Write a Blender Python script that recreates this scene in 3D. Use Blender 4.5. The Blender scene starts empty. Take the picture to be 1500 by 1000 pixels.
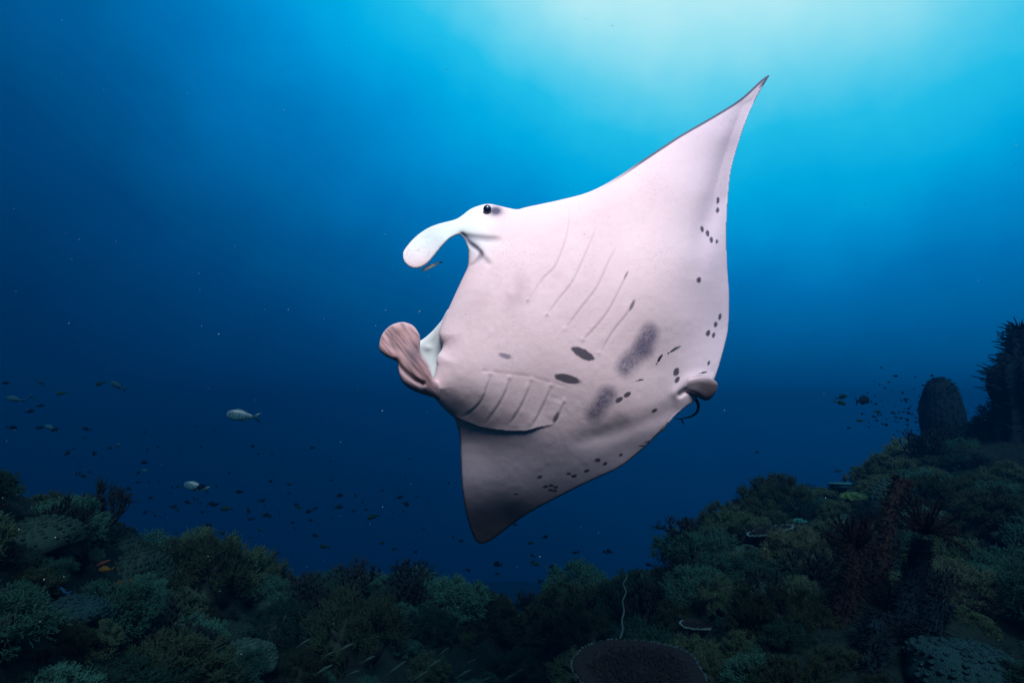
import bpy, math, random
import numpy as np
from mathutils import Vector, Matrix

# ------------------------------------------------------------------ camera
sc = bpy.context.scene
COL = sc.collection
R = math.radians
CAMZ, PITCH, F = 1.5, R(8.0), 833.0            # F = focal length in pixels of the 1500 px wide picture
cam_d = bpy.data.cameras.new('camera')
cam_d.sensor_width = 36.0
cam_d.lens = F / 1500.0 * 36.0
cam_d.clip_start, cam_d.clip_end = 0.05, 400.0
cam = bpy.data.objects.new('camera', cam_d)
cam.location = (0, 0, CAMZ)
cam.rotation_euler = (R(90) + PITCH, 0, 0)
COL.objects.link(cam)
sc.camera = cam

# ------------------------------------------------------------------ world: open water, brightest where the surface light comes down
GLOW_AZ, GLOW_EL = R(30.0), R(58.0)
world = bpy.data.worlds.new('World')
sc.world = world
world.use_nodes = True
nt = world.node_tree
nt.nodes.clear()
def N(t, **kw):
    n = nt.nodes.new(t)
    for k, v in kw.items():
        setattr(n, k, v)
    return n
def vmath(op, a, b=None):
    n = N('ShaderNodeVectorMath', operation=op)
    nt.links.new(a, n.inputs[0])
    if b is not None:
        if isinstance(b, (tuple, Vector)):
            n.inputs[1].default_value = b
        else:
            nt.links.new(b, n.inputs[1])
    return n
def fmath(op, a, b=None):
    n = N('ShaderNodeMath', operation=op)
    for i, q in enumerate((a, b)):
        if q is None: continue
        if isinstance(q, (int, float)): n.inputs[i].default_value = q
        else: nt.links.new(q, n.inputs[i])
    return n.outputs[0]
G = Vector((math.sin(GLOW_AZ)*math.cos(GLOW_EL), math.cos(GLOW_AZ)*math.cos(GLOW_EL), math.sin(GLOW_EL)))
GR = Vector((math.cos(GLOW_AZ), -math.sin(GLOW_AZ), 0))
GU = GR.cross(G)
tc = N('ShaderNodeTexCoord')
d = tc.outputs['Generated']
gx = vmath('DOT_PRODUCT', d, tuple(GR)).outputs['Value']
gy = vmath('DOT_PRODUCT', d, tuple(GU)).outputs['Value']
gz = vmath('DOT_PRODUCT', d, tuple(G)).outputs['Value']
noi = N('ShaderNodeTexNoise')
noi.inputs['Scale'].default_value = 3.8
noi.inputs['Detail'].default_value = 5.0
noi.inputs['Roughness'].default_value = 0.55
nt.links.new(d, noi.inputs['Vector'])
cmb = N('ShaderNodeCombineXYZ')
nt.links.new(fmath('MULTIPLY', gx, 1.0), cmb.inputs[0])
nt.links.new(gy, cmb.inputs[1])
nt.links.new(gz, cmb.inputs[2])
nrm = vmath('NORMALIZE', cmb.outputs[0])
sep = N('ShaderNodeSeparateXYZ')
nt.links.new(nrm.outputs[0], sep.inputs[0])
q = fmath('ARCCOSINE', sep.outputs[2])
q = fmath('ADD', q, fmath('MULTIPLY', fmath('SUBTRACT', noi.outputs['Fac'], 0.5), 0.17))
q = fmath('DIVIDE', q, math.pi)
ramp = N('ShaderNodeValToRGB')
ramp.color_ramp.interpolation = 'LINEAR'
STOPS = [(0.00, (0.90, 1.00, 1.00)), (0.115, (0.66, 0.98, 1.03)), (0.14, (0.40, 0.87, 1.00)), (0.165, (0.14, 0.72, 0.96)), (0.184, (0.02, 0.60, 0.93)),
         (0.208, (0.0, 0.475, 0.88)), (0.232, (0.0, 0.33, 0.76)), (0.262, (0.0, 0.205, 0.56)), (0.30, (0.0, 0.120, 0.355)), (0.345, (0.0, 0.063, 0.215)),
         (0.41, (0.0, 0.028, 0.108)), (0.50, (0.0, 0.012, 0.05)), (1.0, (0.0, 0.004, 0.018))]
cr = ramp.color_ramp
while len(cr.elements) < len(STOPS):
    cr.elements.new(0.5)
for e, (p, c) in zip(cr.elements, STOPS):
    e.position = p
for e, (p, c) in zip(cr.elements, STOPS):
    e.color = (*c, 1)
nt.links.new(q, ramp.inputs[0])
bg = N('ShaderNodeBackground')
bg.inputs['Strength'].default_value = 0.80
nt.links.new(ramp.outputs[0], bg.inputs['Color'])
wo = N('ShaderNodeOutputWorld')
nt.links.new(bg.outputs[0], wo.inputs['Surface'])

# ------------------------------------------------------------------ the sun, filtered through the surface, high behind the photographer
SUN_DIR = Vector((0.10, -0.62, 0.78)).normalized()      # towards the sun
sd = bpy.data.lights.new('sun', 'SUN')
sd.energy = 4.6
sd.angle = R(24.0)
sd.color = (1.0, 0.86, 0.88)
sun = bpy.data.objects.new('sun', sd)
sun.rotation_euler = SUN_DIR.to_track_quat('Z', 'Y').to_euler()
sun.location = (-3, -6, 12)
COL.objects.link(sun)

sc.view_settings.view_transform = 'Standard'
sc.view_settings.look = 'None'
sc.view_settings.gamma = 1.0
sc.view_settings.exposure = 0.30
sc.view_settings.use_curve_mapping = False
sc.render.engine = 'CYCLES'
sc.cycles.use_denoising = True
sc.cycles.max_bounces = 4
sc.cycles.diffuse_bounces = 2
sc.cycles.volume_bounces = 0

# ------------------------------------------------------------------ helpers
CP, SP = math.cos(PITCH), math.sin(PITCH)
CAM = np.array((0.0, 0.0, CAMZ))
def rays(u, v):
    """directions with unit camera-forward depth for photo pixels"""
    a = (np.asarray(u, float) - 750.0) / F
    b = (500.0 - np.asarray(v, float)) / F
    return np.stack([a, CP - b*SP, SP + b*CP], -1)
def at(u, v, depth):
    return CAM + rays(u, v) * np.asarray(depth)[..., None]

def vnoise(p, seed=0):
    """value noise, p (...,3) -> 0..1"""
    p = np.asarray(p, float)
    i = np.floor(p).astype(np.int64)
    f = p - i
    f = f*f*(3 - 2*f)
    def h(ix, iy, iz):
        n = ix*374761393 + iy*668265263 + iz*2147483647 + seed*1442695041
        n = (n ^ (n >> 13)) * 1274126177
        n = n & 0x7fffffff
        n = (n ^ (n >> 16)) * 668265263 & 0x7fffffff
        return (n & 0xffff) / 65535.0
    r = 0
    for dx in (0, 1):
        for dy in (0, 1):
            for dz in (0, 1):
                w = (f[..., 0] if dx else 1-f[..., 0])*(f[..., 1] if dy else 1-f[..., 1])*(f[..., 2] if dz else 1-f[..., 2])
                r = r + w*h(i[..., 0]+dx, i[..., 1]+dy, i[..., 2]+dz)
    return r
def fbm(p, octs=4, seed=0):
    p = np.asarray(p, float)
    s, a, t = 0, 0.5, 0
    for o in range(octs):
        s = s + a*vnoise(p*(2.03**o) + o*17.3, seed+o)
        t += a
        a *= 0.5
    return s/t

def mesh(name, V, Fc, mat, smooth=True, attr=None):
    me = bpy.data.meshes.new(name)
    if isinstance(Fc, np.ndarray):                       # all faces have the same number of corners
        k = Fc.shape[1]
        me.vertices.add(len(V)); me.vertices.foreach_set('co', np.asarray(V, np.float32).ravel())
        me.loops.add(Fc.size); me.loops.foreach_set('vertex_index', Fc.astype(np.int32).ravel())
        me.polygons.add(len(Fc)); me.polygons.foreach_set('loop_start', np.arange(0, Fc.size, k, dtype=np.int32))
        me.update(calc_edges=True)
    else:
        me.from_pydata([tuple(p) for p in np.asarray(V, float).tolist()], [], [tuple(f) for f in Fc])
    if smooth:
        me.polygons.foreach_set('use_smooth', [True]*len(me.polygons))
    if attr is not None:
        a = me.attributes.new('albedo', 'FLOAT_COLOR', 'POINT')
        c = np.ones((len(V), 4), np.float32)
        c[:, :3] = attr
        a.data.foreach_set('color', c.ravel())
    me.materials.append(mat)
    me.update()
    return me
def obj(name, me, parent=None, label=None, cat=None, group=None, kind=None):
    o = bpy.data.objects.new(name, me)
    COL.objects.link(o)
    if parent is not None: o.parent = parent
    return tag(o, label, cat, group, kind)
def tag(o, label=None, cat=None, group=None, kind=None):
    for k, v in (('label', label), ('category', cat), ('group', group), ('kind', kind)):
        if v: o[k] = v
    return o
def thing(name, label, cat, loc=(0, 0, 0), group=None):
    o = bpy.data.objects.new(name, None)
    o.empty_display_size = 0.05
    o.location = loc
    COL.objects.link(o)
    return tag(o, label, cat, group)
def copy_tree(o, parent=None):
    c = o.copy()
    COL.objects.link(c)
    c.parent = parent
    for ch in o.children:
        copy_tree(ch, c)
    return c

def material(name, color, rough=0.8, var=0.35, nscale=9.0, color2=None, bump=0.3, attr=False, rnd=0.62, spec=0.02, bscale=60.0, bdist=0.01):
    m = bpy.data.materials.new(name)
    m.use_nodes = True
    t = m.node_tree
    b = t.nodes['Principled BSDF']
    b.inputs['Roughness'].default_value = rough
    b.inputs['Specular IOR Level'].default_value = spec
    co = t.nodes.new('ShaderNodeTexCoord')
    n1 = t.nodes.new('ShaderNodeTexNoise')
    n1.inputs['Scale'].default_value = nscale
    n1.inputs['Detail'].default_value = 6
    t.links.new(co.outputs['Object'], n1.inputs['Vector'])
    mix = t.nodes.new('ShaderNodeMix')
    mix.data_type = 'RGBA'
    t.links.new(n1.outputs['Fac'], mix.inputs['Factor'])
    c2 = color2 or tuple(min(1, c*(1+var)) for c in color)
    c1 = color if color2 else tuple(c*(1-var) for c in color)
    mix.inputs[6].default_value = (*c1, 1)
    mix.inputs[7].default_value = (*c2, 1)
    out = mix.outputs[2]
    if attr:
        at_ = t.nodes.new('ShaderNodeAttribute')
        at_.attribute_name = 'albedo'
        mul = t.nodes.new('ShaderNodeMix')
        mul.data_type = 'RGBA'
        mul.blend_type = 'MULTIPLY'
        mul.inputs['Factor'].default_value = 1
        t.links.new(at_.outputs['Color'], mul.inputs[6])
        t.links.new(out, mul.inputs[7])
        out = mul.outputs[2]
    if rnd:
        oi = t.nodes.new('ShaderNodeObjectInfo')
        mr = t.nodes.new('ShaderNodeMapRange')
        mr.inputs['To Min'].default_value = 1 - rnd
        mr.inputs['To Max'].default_value = 1 + rnd
        t.links.new(oi.outputs['Random'], mr.inputs['Value'])
        mu = t.nodes.new('ShaderNodeVectorMath')
        mu.operation = 'SCALE'
        t.links.new(out, mu.inputs[0])
        t.links.new(mr.outputs[0], mu.inputs['Scale'])
        out = mu.outputs[0]
    t.links.new(out, b.inputs['Base Color'])
    if bump:
        n2 = t.nodes.new('ShaderNodeTexNoise')
        n2.inputs['Scale'].default_value = bscale
        n2.inputs['Detail'].default_value = 4
        t.links.new(co.outputs['Object'], n2.inputs['Vector'])
        bp = t.nodes.new('ShaderNodeBump')
        bp.inputs['Strength'].default_value = bump
        bp.inputs['Distance'].default_value = bdist
        t.links.new(n2.outputs['Fac'], bp.inputs['Height'])
        t.links.new(bp.outputs[0], b.inputs['Normal'])
    return m

M = {
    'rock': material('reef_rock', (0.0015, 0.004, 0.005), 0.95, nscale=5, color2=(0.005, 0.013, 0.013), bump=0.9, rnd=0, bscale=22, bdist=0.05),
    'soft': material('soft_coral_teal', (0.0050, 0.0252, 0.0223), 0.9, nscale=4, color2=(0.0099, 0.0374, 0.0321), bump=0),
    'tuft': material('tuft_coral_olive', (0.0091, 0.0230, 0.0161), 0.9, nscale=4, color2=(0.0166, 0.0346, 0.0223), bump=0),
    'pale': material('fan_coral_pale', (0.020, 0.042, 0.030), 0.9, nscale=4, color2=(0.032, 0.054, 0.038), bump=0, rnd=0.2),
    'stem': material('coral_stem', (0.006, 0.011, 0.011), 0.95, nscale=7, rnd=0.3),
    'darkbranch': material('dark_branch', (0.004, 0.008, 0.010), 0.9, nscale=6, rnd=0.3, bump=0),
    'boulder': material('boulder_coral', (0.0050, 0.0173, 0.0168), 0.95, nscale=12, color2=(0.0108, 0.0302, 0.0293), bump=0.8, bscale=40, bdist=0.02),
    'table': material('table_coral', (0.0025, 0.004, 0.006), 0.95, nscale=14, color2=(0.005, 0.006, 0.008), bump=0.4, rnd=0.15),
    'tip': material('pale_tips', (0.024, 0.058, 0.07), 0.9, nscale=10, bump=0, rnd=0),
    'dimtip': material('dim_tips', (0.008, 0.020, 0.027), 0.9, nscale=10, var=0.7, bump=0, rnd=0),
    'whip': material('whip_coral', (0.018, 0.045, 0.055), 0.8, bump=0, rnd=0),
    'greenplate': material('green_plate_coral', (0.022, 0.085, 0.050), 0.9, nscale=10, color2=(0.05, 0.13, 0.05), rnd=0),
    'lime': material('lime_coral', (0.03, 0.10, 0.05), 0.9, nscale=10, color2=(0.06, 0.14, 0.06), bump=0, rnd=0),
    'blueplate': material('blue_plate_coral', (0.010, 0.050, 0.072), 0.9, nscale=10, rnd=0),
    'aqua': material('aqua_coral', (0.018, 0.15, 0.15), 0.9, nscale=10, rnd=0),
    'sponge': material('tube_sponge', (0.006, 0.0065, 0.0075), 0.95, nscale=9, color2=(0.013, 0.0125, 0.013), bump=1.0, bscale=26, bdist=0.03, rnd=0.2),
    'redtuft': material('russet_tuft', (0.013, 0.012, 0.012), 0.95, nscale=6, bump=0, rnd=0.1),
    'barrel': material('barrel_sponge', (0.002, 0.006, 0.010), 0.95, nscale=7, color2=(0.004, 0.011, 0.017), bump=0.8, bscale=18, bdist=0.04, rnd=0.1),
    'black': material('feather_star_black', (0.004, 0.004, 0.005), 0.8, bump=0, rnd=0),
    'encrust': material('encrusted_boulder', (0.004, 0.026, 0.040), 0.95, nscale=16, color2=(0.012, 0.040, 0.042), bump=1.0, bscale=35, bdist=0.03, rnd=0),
    'darkfish': material('dark_fish', (0.001, 0.005, 0.011), 0.9, spec=0.02, bump=0, rnd=0.5),
    'olivefish': material('olive_fish', (0.002, 0.014, 0.012), 0.6, bump=0, rnd=0.4),
    'palefish': material('pale_blue_fish', (0.006, 0.035, 0.055), 0.6, bump=0, rnd=0.3),
    'silver': material('silver_fish', (0.85, 0.9, 0.95), 0.45, var=0.1, attr=True, bump=0, rnd=0.0, spec=0.4),
    'fusilier': material('slender_fish', (0.012, 0.030, 0.028), 0.5, bump=0, rnd=0.4),
    'redfish': material('reddish_fish', (0.055, 0.028, 0.024), 0.5, bump=0, rnd=0.3),
    'yellow': material('yellow_fish', (0.05, 0.037, 0.008), 0.5, bump=0, rnd=0.1),
    'bluefish': material('blue_fish', (0.005, 0.032, 0.085), 0.5, bump=0, rnd=0.1),
    'wrasse': material('cleaner_wrasse', (0.9, 0.9, 0.9), 0.4, var=0.1, attr=True, bump=0, rnd=0, spec=0.4),
    'skin': material('manta_skin', (0.93, 0.93, 0.93), 0.62, var=0.0, nscale=30, color2=(1, 1, 1), attr=True, bump=0.12, rnd=0, spec=0.2, bscale=120, bdist=0.004),
    'eye': material('eye_dark', (0.005, 0.010, 0.035), 0.25, bump=0, rnd=0, spec=0.6),
    'speck': material('drifting_specks', (0.45, 0.5, 0.5), 0.8, bump=0, rnd=0),
}

# ------------------------------------------------------------------ reef ground: rises from the hollow under the camera to a crest, then drops into the deep
CREST = [(-260, 640, 4.4), (0, 712, 4.6), (70, 738, 4.8), (150, 782, 5.0), (270, 848, 5.2), (420, 870, 5.4), (520, 872, 5.6),
         (640, 872, 5.8), (700, 890, 6.0), (760, 915, 6.3), (860, 880, 6.0), (950, 862, 5.8), (1000, 832, 5.8), (1050, 785, 6.2),
         (1130, 738, 6.8), (1220, 718, 7.5), (1330, 690, 8.5), (1380, 662, 9.0), (1440, 628, 9.2), (1500, 612, 9.2), (1760, 560, 8.5)]
_c = []
for (u, v, r) in CREST:
    dd = rays(u, v)
    hr = math.hypot(dd[0], dd[1])
    _c.append((math.atan2(dd[0], dd[1]), r, CAMZ + dd[2]/hr*r))
_c = np.array(sorted(_c))
def crest(az):
    return np.interp(az, _c[:, 0], _c[:, 1]), np.interp(az, _c[:, 0], _c[:, 2])
def ground(x, y, fine=True):
    x, y = np.asarray(x, float), np.asarray(y, float)
    az, r = np.arctan2(x, y), np.hypot(x, y)
    rc, zc = crest(az)
    side = np.clip(np.abs(az)/0.75, 0, 1)
    z0 = -0.12 + 0.12*side
    t = np.clip((r-1.2)/(rc-1.2), 0, 1)
    z = z0 + (zc-z0)*(t*t*(3-2*t)*0.55 + t*0.45)
    hollow = np.exp(-((x+0.25)/1.25)**2 - ((y-3.7)/0.85)**2)       # dark hollow in front of the crest
    z = z - 0.75*hollow
    o = np.clip(r-rc, 0, None)
    z = z - np.where(o > 0, o*0.25 + 0.75*np.clip(o-0.8, 0, None), 0)
    z = np.maximum(z, -15.0 + 0.0*r)
    p = np.stack([x, y, 0*x], -1)
    amp = np.clip(r/3.0, 0.25, 1.0)
    amp = amp*(1-0.8*np.exp(-((r-rc)/0.9)**2))
    z = z + amp*(fbm(p*0.9, 3, 5)-0.5)*0.62
    if fine:
        z = z + amp*(np.abs(fbm(p*3.1, 4, 9)-0.5)*-0.28 + 0.04)
    return z
azs = np.concatenate([np.linspace(-math.pi, -0.95, 40)[:-1], np.linspace(-0.95, 0.95, 330), np.linspace(0.95, math.pi, 40)[1:-1]])
rs = np.concatenate([[0.02], np.geomspace(0.5, 2.0, 14)[:-1], np.linspace(2.0, 10, 200), np.geomspace(10.3, 62, 26)])
AZ, RR = np.meshgrid(azs, rs, indexing='ij')
GX, GY = RR*np.sin(AZ), RR*np.cos(AZ)
GZ = ground(GX, GY)
na, nr = AZ.shape
V = np.stack([GX, GY, GZ], -1).reshape(-1, 3)
ii, jj = np.meshgrid(np.arange(na), np.arange(nr-1), indexing='ij')
i2 = (ii+1) % na
Q = np.stack([ii*nr+jj, ii*nr+jj+1, i2*nr+jj+1, i2*nr+jj], -1).reshape(-1, 4)
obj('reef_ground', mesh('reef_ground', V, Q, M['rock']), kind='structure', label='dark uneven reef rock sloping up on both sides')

def hit(u, v):
    """where the ray of a photo pixel meets the reef ground"""
    dd = rays(u, v)
    t = np.arange(1.2, 14, 0.01)
    P = CAM + dd*t[:, None]
    below = P[:, 2] < ground(P[:, 0], P[:, 1], False)
    k = int(np.argmax(below)) if below.any() else len(t)-1
    return P[k]
FWD = np.array((0.0, CP, SP))
def dep(u, v):
    return float((hit(u, v)-CAM)@FWD)
def project(p):
    q = np.asarray(p)-CAM
    f = q@FWD
    return 750+F*q[0]/f, 500-F*(q@np.array((0.0, -SP, CP)))/f
def on_ground(x, y):
    return np.array((x, y, float(ground(np.array([x]), np.array([y]))[0])))

# ------------------------------------------------------------------ water haze
def box_mesh(lo, hi):
    v = [(x, y, z) for x in (lo[0], hi[0]) for y in (lo[1], hi[1]) for z in (lo[2], hi[2])]
    f = [(0, 1, 3, 2), (4, 6, 7, 5), (0, 4, 5, 1), (2, 3, 7, 6), (0, 2, 6, 4), (1, 5, 7, 3)]
    return v, f
hm = bpy.data.materials.new('water_haze')
hm.use_nodes = True
ht = hm.node_tree
ht.nodes.clear()
pv = ht.nodes.new('ShaderNodeVolumePrincipled')
pv.inputs['Color'].default_value = (0.0006, 0.056, 0.146, 1)
pv.inputs['Density'].default_value = 0.048
pv.inputs['Anisotropy'].default_value = 0.55
pv.inputs['Absorption Color'].default_value = (0.0, 0.25, 0.325, 1)
ho = ht.nodes.new('ShaderNodeOutputMaterial')
ht.links.new(pv.outputs[0], ho.inputs['Volume'])
v_, f_ = box_mesh((-64, -64, -17), (64, 64, 4.6))
haze = obj('haze', mesh('haze', v_, f_, hm, smooth=False), kind='stuff', label='blue sea water that fades distant things')

# ------------------------------------------------------------------ manta ray
def catmull(P, n=8, closed=True):
    P = np.asarray(P, float)
    out = []
    m = len(P)
    for i in range(m if closed else m-1):
        if closed:
            a, b, c, e = P[(i-1) % m], P[i], P[(i+1) % m], P[(i+2) % m]
        else:
            a, b, c, e = P[max(i-1, 0)], P[i], P[i+1], P[min(i+2, m-1)]
        for k in range(n):
            t = k/n
            out.append(0.5*((2*b) + (c-a)*t + (2*a-5*b+4*c-e)*t*t + (3*b-a-3*c+e)*t**3))
    if not closed: out.append(P[-1])
    return np.array(out)
def seg_dist(P, A, B):
    """signed distance info from points P (n,2) to the polyline segments A->B (m,2): min dist, nearest point, side"""
    best = np.full(len(P), 1e9); near = np.zeros((len(P), 2)); side = np.zeros(len(P)); tt = np.zeros(len(P))
    m = len(A)
    for k in range(m):
        ab = B[k]-A[k]
        L = ab@ab + 1e-12
        t = np.clip(((P-A[k])@ab)/L, 0, 1)
        nq = A[k] + t[:, None]*ab
        dd = np.hypot(*(P-nq).T)
        w = dd < best
        best[w] = dd[w]; near[w] = nq[w]; tt[w] = (k + t[w])/m
        side[w] = np.sign(ab[0]*(P[w, 1]-A[k][1]) - ab[1]*(P[w, 0]-A[k][0]))
    return best, near, side, tt
def inside(P, poly):
    x, y = P.T
    c = np.zeros(len(P), bool)
    m = len(poly)
    j = m-1
    for i in range(m):
        xi, yi = poly[i]; xj, yj = poly[j]
        if yi != yj:
            w = ((yi > y) != (yj > y)) & (x < (xj-xi)*(y-yi)/(yj-yi)+xi)
            c ^= w
        j = i
    return c
def tps(points):
    """thin-plate spline through (u, v, value)"""
    P = np.array(points, float)
    X = P[:, :2]/100.0
    n = len(X)
    r = np.hypot(X[:, None, 0]-X[None, :, 0], X[:, None, 1]-X[None, :, 1])
    K = np.where(r > 0, r*r*np.log(r+1e-12), 0) + np.eye(n)*0.02
    A = np.zeros((n+3, n+3))
    A[:n, :n] = K
    A[:n, n] = A[n, :n] = 1
    A[:n, n+1:] = X; A[n+1:, :n] = X.T
    w = np.linalg.solve(A, np.concatenate([P[:, 2], np.zeros(3)]))
    def f(U):
        U = U/100.0
        s = w[n] + U@w[n+1:]
        for k in range(n):
            rr = np.hypot(U[:, 0]-X[k, 0], U[:, 1]-X[k, 1])
            s = s + w[k]*np.where(rr > 0, rr*rr*np.log(rr+1e-12), 0)
        return s
    return f
def pillow(name, outline, step, depth, thick, color, back_color, relief=None, edge=14.0, front=0.4, mat=None, closed_smooth=5):
    """closed skin with a traced outline: belly side and back side, each with its own depth, meeting in a rounded rim"""
    poly = catmull(outline, closed_smooth)
    lo, hi = poly.min(0)-2*step, poly.max(0)+2*step
    xs = np.arange(lo[0], hi[0], step); ys = np.arange(lo[1], hi[1], step)
    U, W = np.meshgrid(xs, ys, indexing='ij')
    P = np.stack([U, W], -1).reshape(-1, 2)
    ins = inside(P, poly)
    nx, ny = U.shape
    ins2 = ins.reshape(nx, ny)
    cell = ins2[:-1, :-1] | ins2[1:, :-1] | ins2[:-1, 1:] | ins2[1:, 1:]
    ci, cj = np.nonzero(cell)
    quad = np.stack([ci*ny+cj, (ci+1)*ny+cj, (ci+1)*ny+cj+1, ci*ny+cj+1], -1)
    used = np.unique(quad)
    remap = -np.ones(nx*ny, np.int64)
    remap[used] = np.arange(len(used))
    quad = remap[quad]
    Pu = P[used]; iu = ins[used]
    dist, near, _, _ = seg_dist(Pu, poly, np.roll(poly, -1, 0))
    rim = ~iu | (dist < 0.3*step)
    Pu = np.where(rim[:, None], near, Pu)
    dist = np.where(rim, 0, dist)
    base = depth(Pu)
    prof = np.sqrt(np.clip(1-(1-np.clip(dist/edge, 0, 1))**2, 0, 1))
    T = thick(Pu)*prof
    df = base - front*T
    if relief is not None:
        df = np.minimum(df + relief(Pu, dist)*np.clip(dist/3.0, 0, 1), base + 0.5*(1-front)*T)
    Vf = at(Pu[:, 0], Pu[:, 1], df)
    nb = np.nonzero(~rim)[0]
    Vb = at(Pu[nb, 0], Pu[nb, 1], base[nb] + (1-front)*T[nb] + 0.002)
    bm = np.arange(len(Pu)); bm[nb] = len(Pu) + np.arange(len(nb))
    qb = bm[quad][:, ::-1]
    keep = ~(rim[quad].all(1))
    qf = quad[keep]; qb = qb[keep]
    cf = color(Pu, dist)
    cb = np.tile(np.array(back_color), (len(nb), 1))
    Vall = np.concatenate([Vf, Vb])
    # front quads: pixel x right, pixel y down, seen from the camera -> flip so that normals face the camera
    Fall = np.concatenate([qf[:, ::-1], qb[:, ::-1]])
    return mesh(name, Vall, Fall, mat or M['skin'], attr=np.concatenate([cf, cb]))

BODY = [(820, 293), (796, 298.2), (771, 303.5), (757.6, 306.7), (744.8, 304.6), (732, 301.6), (717, 298.8), (704.3, 300.5), (689.3, 306.3), (676.5, 315.9),
        (665.9, 321.8), (642.4, 328), (625.3, 335), (608.3, 347.2), (594.4, 362.8), (590.1, 372.4), (592.3, 383), (598.7, 389.9),
        (608.3, 393.1), (618.9, 390.5), (627.5, 384.1), (636, 374.5), (644.5, 363.9), (655.2, 352.1), (663.7, 346.5), (674, 344),
        (680.5, 351), (684, 359.6), (686.1, 370.3), (685.7, 385.2), (684, 393.7), (676.5, 409.7), (668, 427.9), (657.3, 451.3),
        (649, 470), (643.5, 486.3), (644.5, 495.9), (648.3, 504.4), (647, 511.9), (641.3, 520.4), (639.2, 528.9), (639.5, 537.5),
        (636, 552), (629, 566), (629, 578), (636, 582.6), (642.4, 589.7), (651, 599.3), (659.5, 606.8), (665.4, 612.5), (668, 620.7), (671.8, 631.3),
        (674, 646.3), (674.3, 660), (675, 678), (677, 714.4), (682, 748), (689, 773.2), (696, 790), (704.4, 795.6), (715.6, 792.8),
        (732.4, 781.6), (752, 766.2), (780, 748), (822, 725.6), (864, 704.6), (906, 685), (934, 664), (956.4, 643), (978.8, 620.6),
        (990, 607.8), (1000.8, 598.8), (1013, 590), (1022, 582), (1034, 570), (1044, 561), (1053, 535.8), (1062, 503.4), (1066.5, 480), (1068, 442), (1067.6, 424),
        (1065, 385), (1064, 338), (1066.4, 288.4), (1071, 248), (1080.3, 214), (1092.7, 176.8), (1108, 142.7), (1122, 119.4),
        (1126.8, 110), (1114.4, 117.9), (1083.4, 145.8), (1043, 171.2), (993.6, 200), (944, 232.6), (897.5, 263.6), (860.3, 282.2)]
D0 = 3.0
body_depth = tps([(u, v, D0+z) for u, v, z in [
    (850, 470, 0.0), (760, 430, -0.05), (690, 430, -0.10), (655, 470, -0.10), (650, 560, -0.13), (700, 570, -0.125), (760, 580, -0.07), (800, 600, -0.02),
    (720, 615, -0.068), (780, 628, -0.02), (690, 640, 0.00), (760, 655, 0.015), (840, 640, 0.03), (700, 700, 0.08), (770, 700, 0.09), (850, 690, 0.115), (700, 740, 0.17), (755, 735, 0.165), (700, 780, 0.30), (745, 760, 0.255),
    (930, 620, 0.09), (930, 660, 0.15), (1000, 590, 0.17), (1035, 560, 0.22), (960, 540, 0.10), (1060, 480, 0.34), (1005, 470, 0.13), (930, 430, 0.02),
    (1066, 400, 0.36), (1020, 380, 0.16), (940, 330, 0.11), (850, 330, 0.06), (790, 320, 0.06), (720, 310, 0.03), (700, 370, -0.07), (645, 331, 0.03), (652, 351, -0.05), (620, 348, 0.04), (600, 366, 0.01), (607, 390, -0.05),
    (1066, 290, 0.46), (1030, 280, 0.29), (980, 260, 0.22), (1000, 205, 0.35), (940, 238, 0.24), (1080, 215, 0.56), (1062, 200, 0.48), (1100, 150, 0.68), (1124, 115, 0.82)]])
body_thick = tps([(u, v, z) for u, v, z in [
    (850, 470, 0.42), (760, 450, 0.40), (690, 450, 0.28), (660, 520, 0.22), (700, 590, 0.18), (760, 590, 0.26), (900, 560, 0.34), (1000, 560, 0.12), (1040, 560, 0.06),
    (720, 310, 0.14), (640, 345, 0.06), (605, 375, 0.04), (1060, 450, 0.05), (960, 420, 0.20), (1060, 300, 0.04), (980, 260, 0.09), (860, 330, 0.22),
    (1100, 150, 0.03), (1124, 115, 0.02), (700, 700, 0.07), (690, 650, 0.09), (760, 700, 0.08), (830, 650, 0.16), (920, 650, 0.09), (705, 785, 0.03), (800, 735, 0.04)]])
GILLS = [  # upper set and lower set, each from outer end to inner end
    [(834, 305), (834, 313), (831, 340), (821.6, 370), (811, 391.6), (794, 408.7), (773, 440)],
    [(872.7, 333.3), (860, 365), (838.7, 410.8), (817, 438.5), (801, 461)],
    [(902, 362.7), (892.6, 380), (874.4, 419), (851, 450), (827.6, 481.4)],
    [(919.9, 398), (912, 413.8), (890, 455.4), (864, 486.6), (853.6, 497)],
    [(928.4, 439.8), (918.6, 458), (897.8, 484), (878.3, 516.5)]]
GILLS_LOW = [
    [(672.3, 610), (689.3, 601.5), (705.3, 584.4), (712.8, 565.2), (718, 546)],
    [(708.5, 620.7), (727.7, 595), (740.5, 571.6), (745.9, 552.4)],
    [(742.7, 622.8), (755.5, 605.7), (768.3, 582.3), (778.9, 554.5)],
    [(775.7, 627), (787.5, 607.9), (798, 586.5), (807.7, 563)],
    [(812, 618.5), (819.5, 603.6), (825.9, 586.5)]]
SEAM = [(708, 541), (712.8, 542.8), (744.8, 547), (776.8, 551.3), (811, 561), (832, 566)]
LIP = [(668, 612), (690, 621), (708, 627), (737, 631), (770, 631.5), (790, 626), (812, 622)]
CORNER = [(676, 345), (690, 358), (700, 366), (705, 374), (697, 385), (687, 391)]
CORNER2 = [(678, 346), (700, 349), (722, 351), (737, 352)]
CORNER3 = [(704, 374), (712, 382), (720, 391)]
def line_info(P, pts, n=6):
    c = catmull(pts, n, closed=False)
    return seg_dist(P, c[:-1], c[1:])
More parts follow.
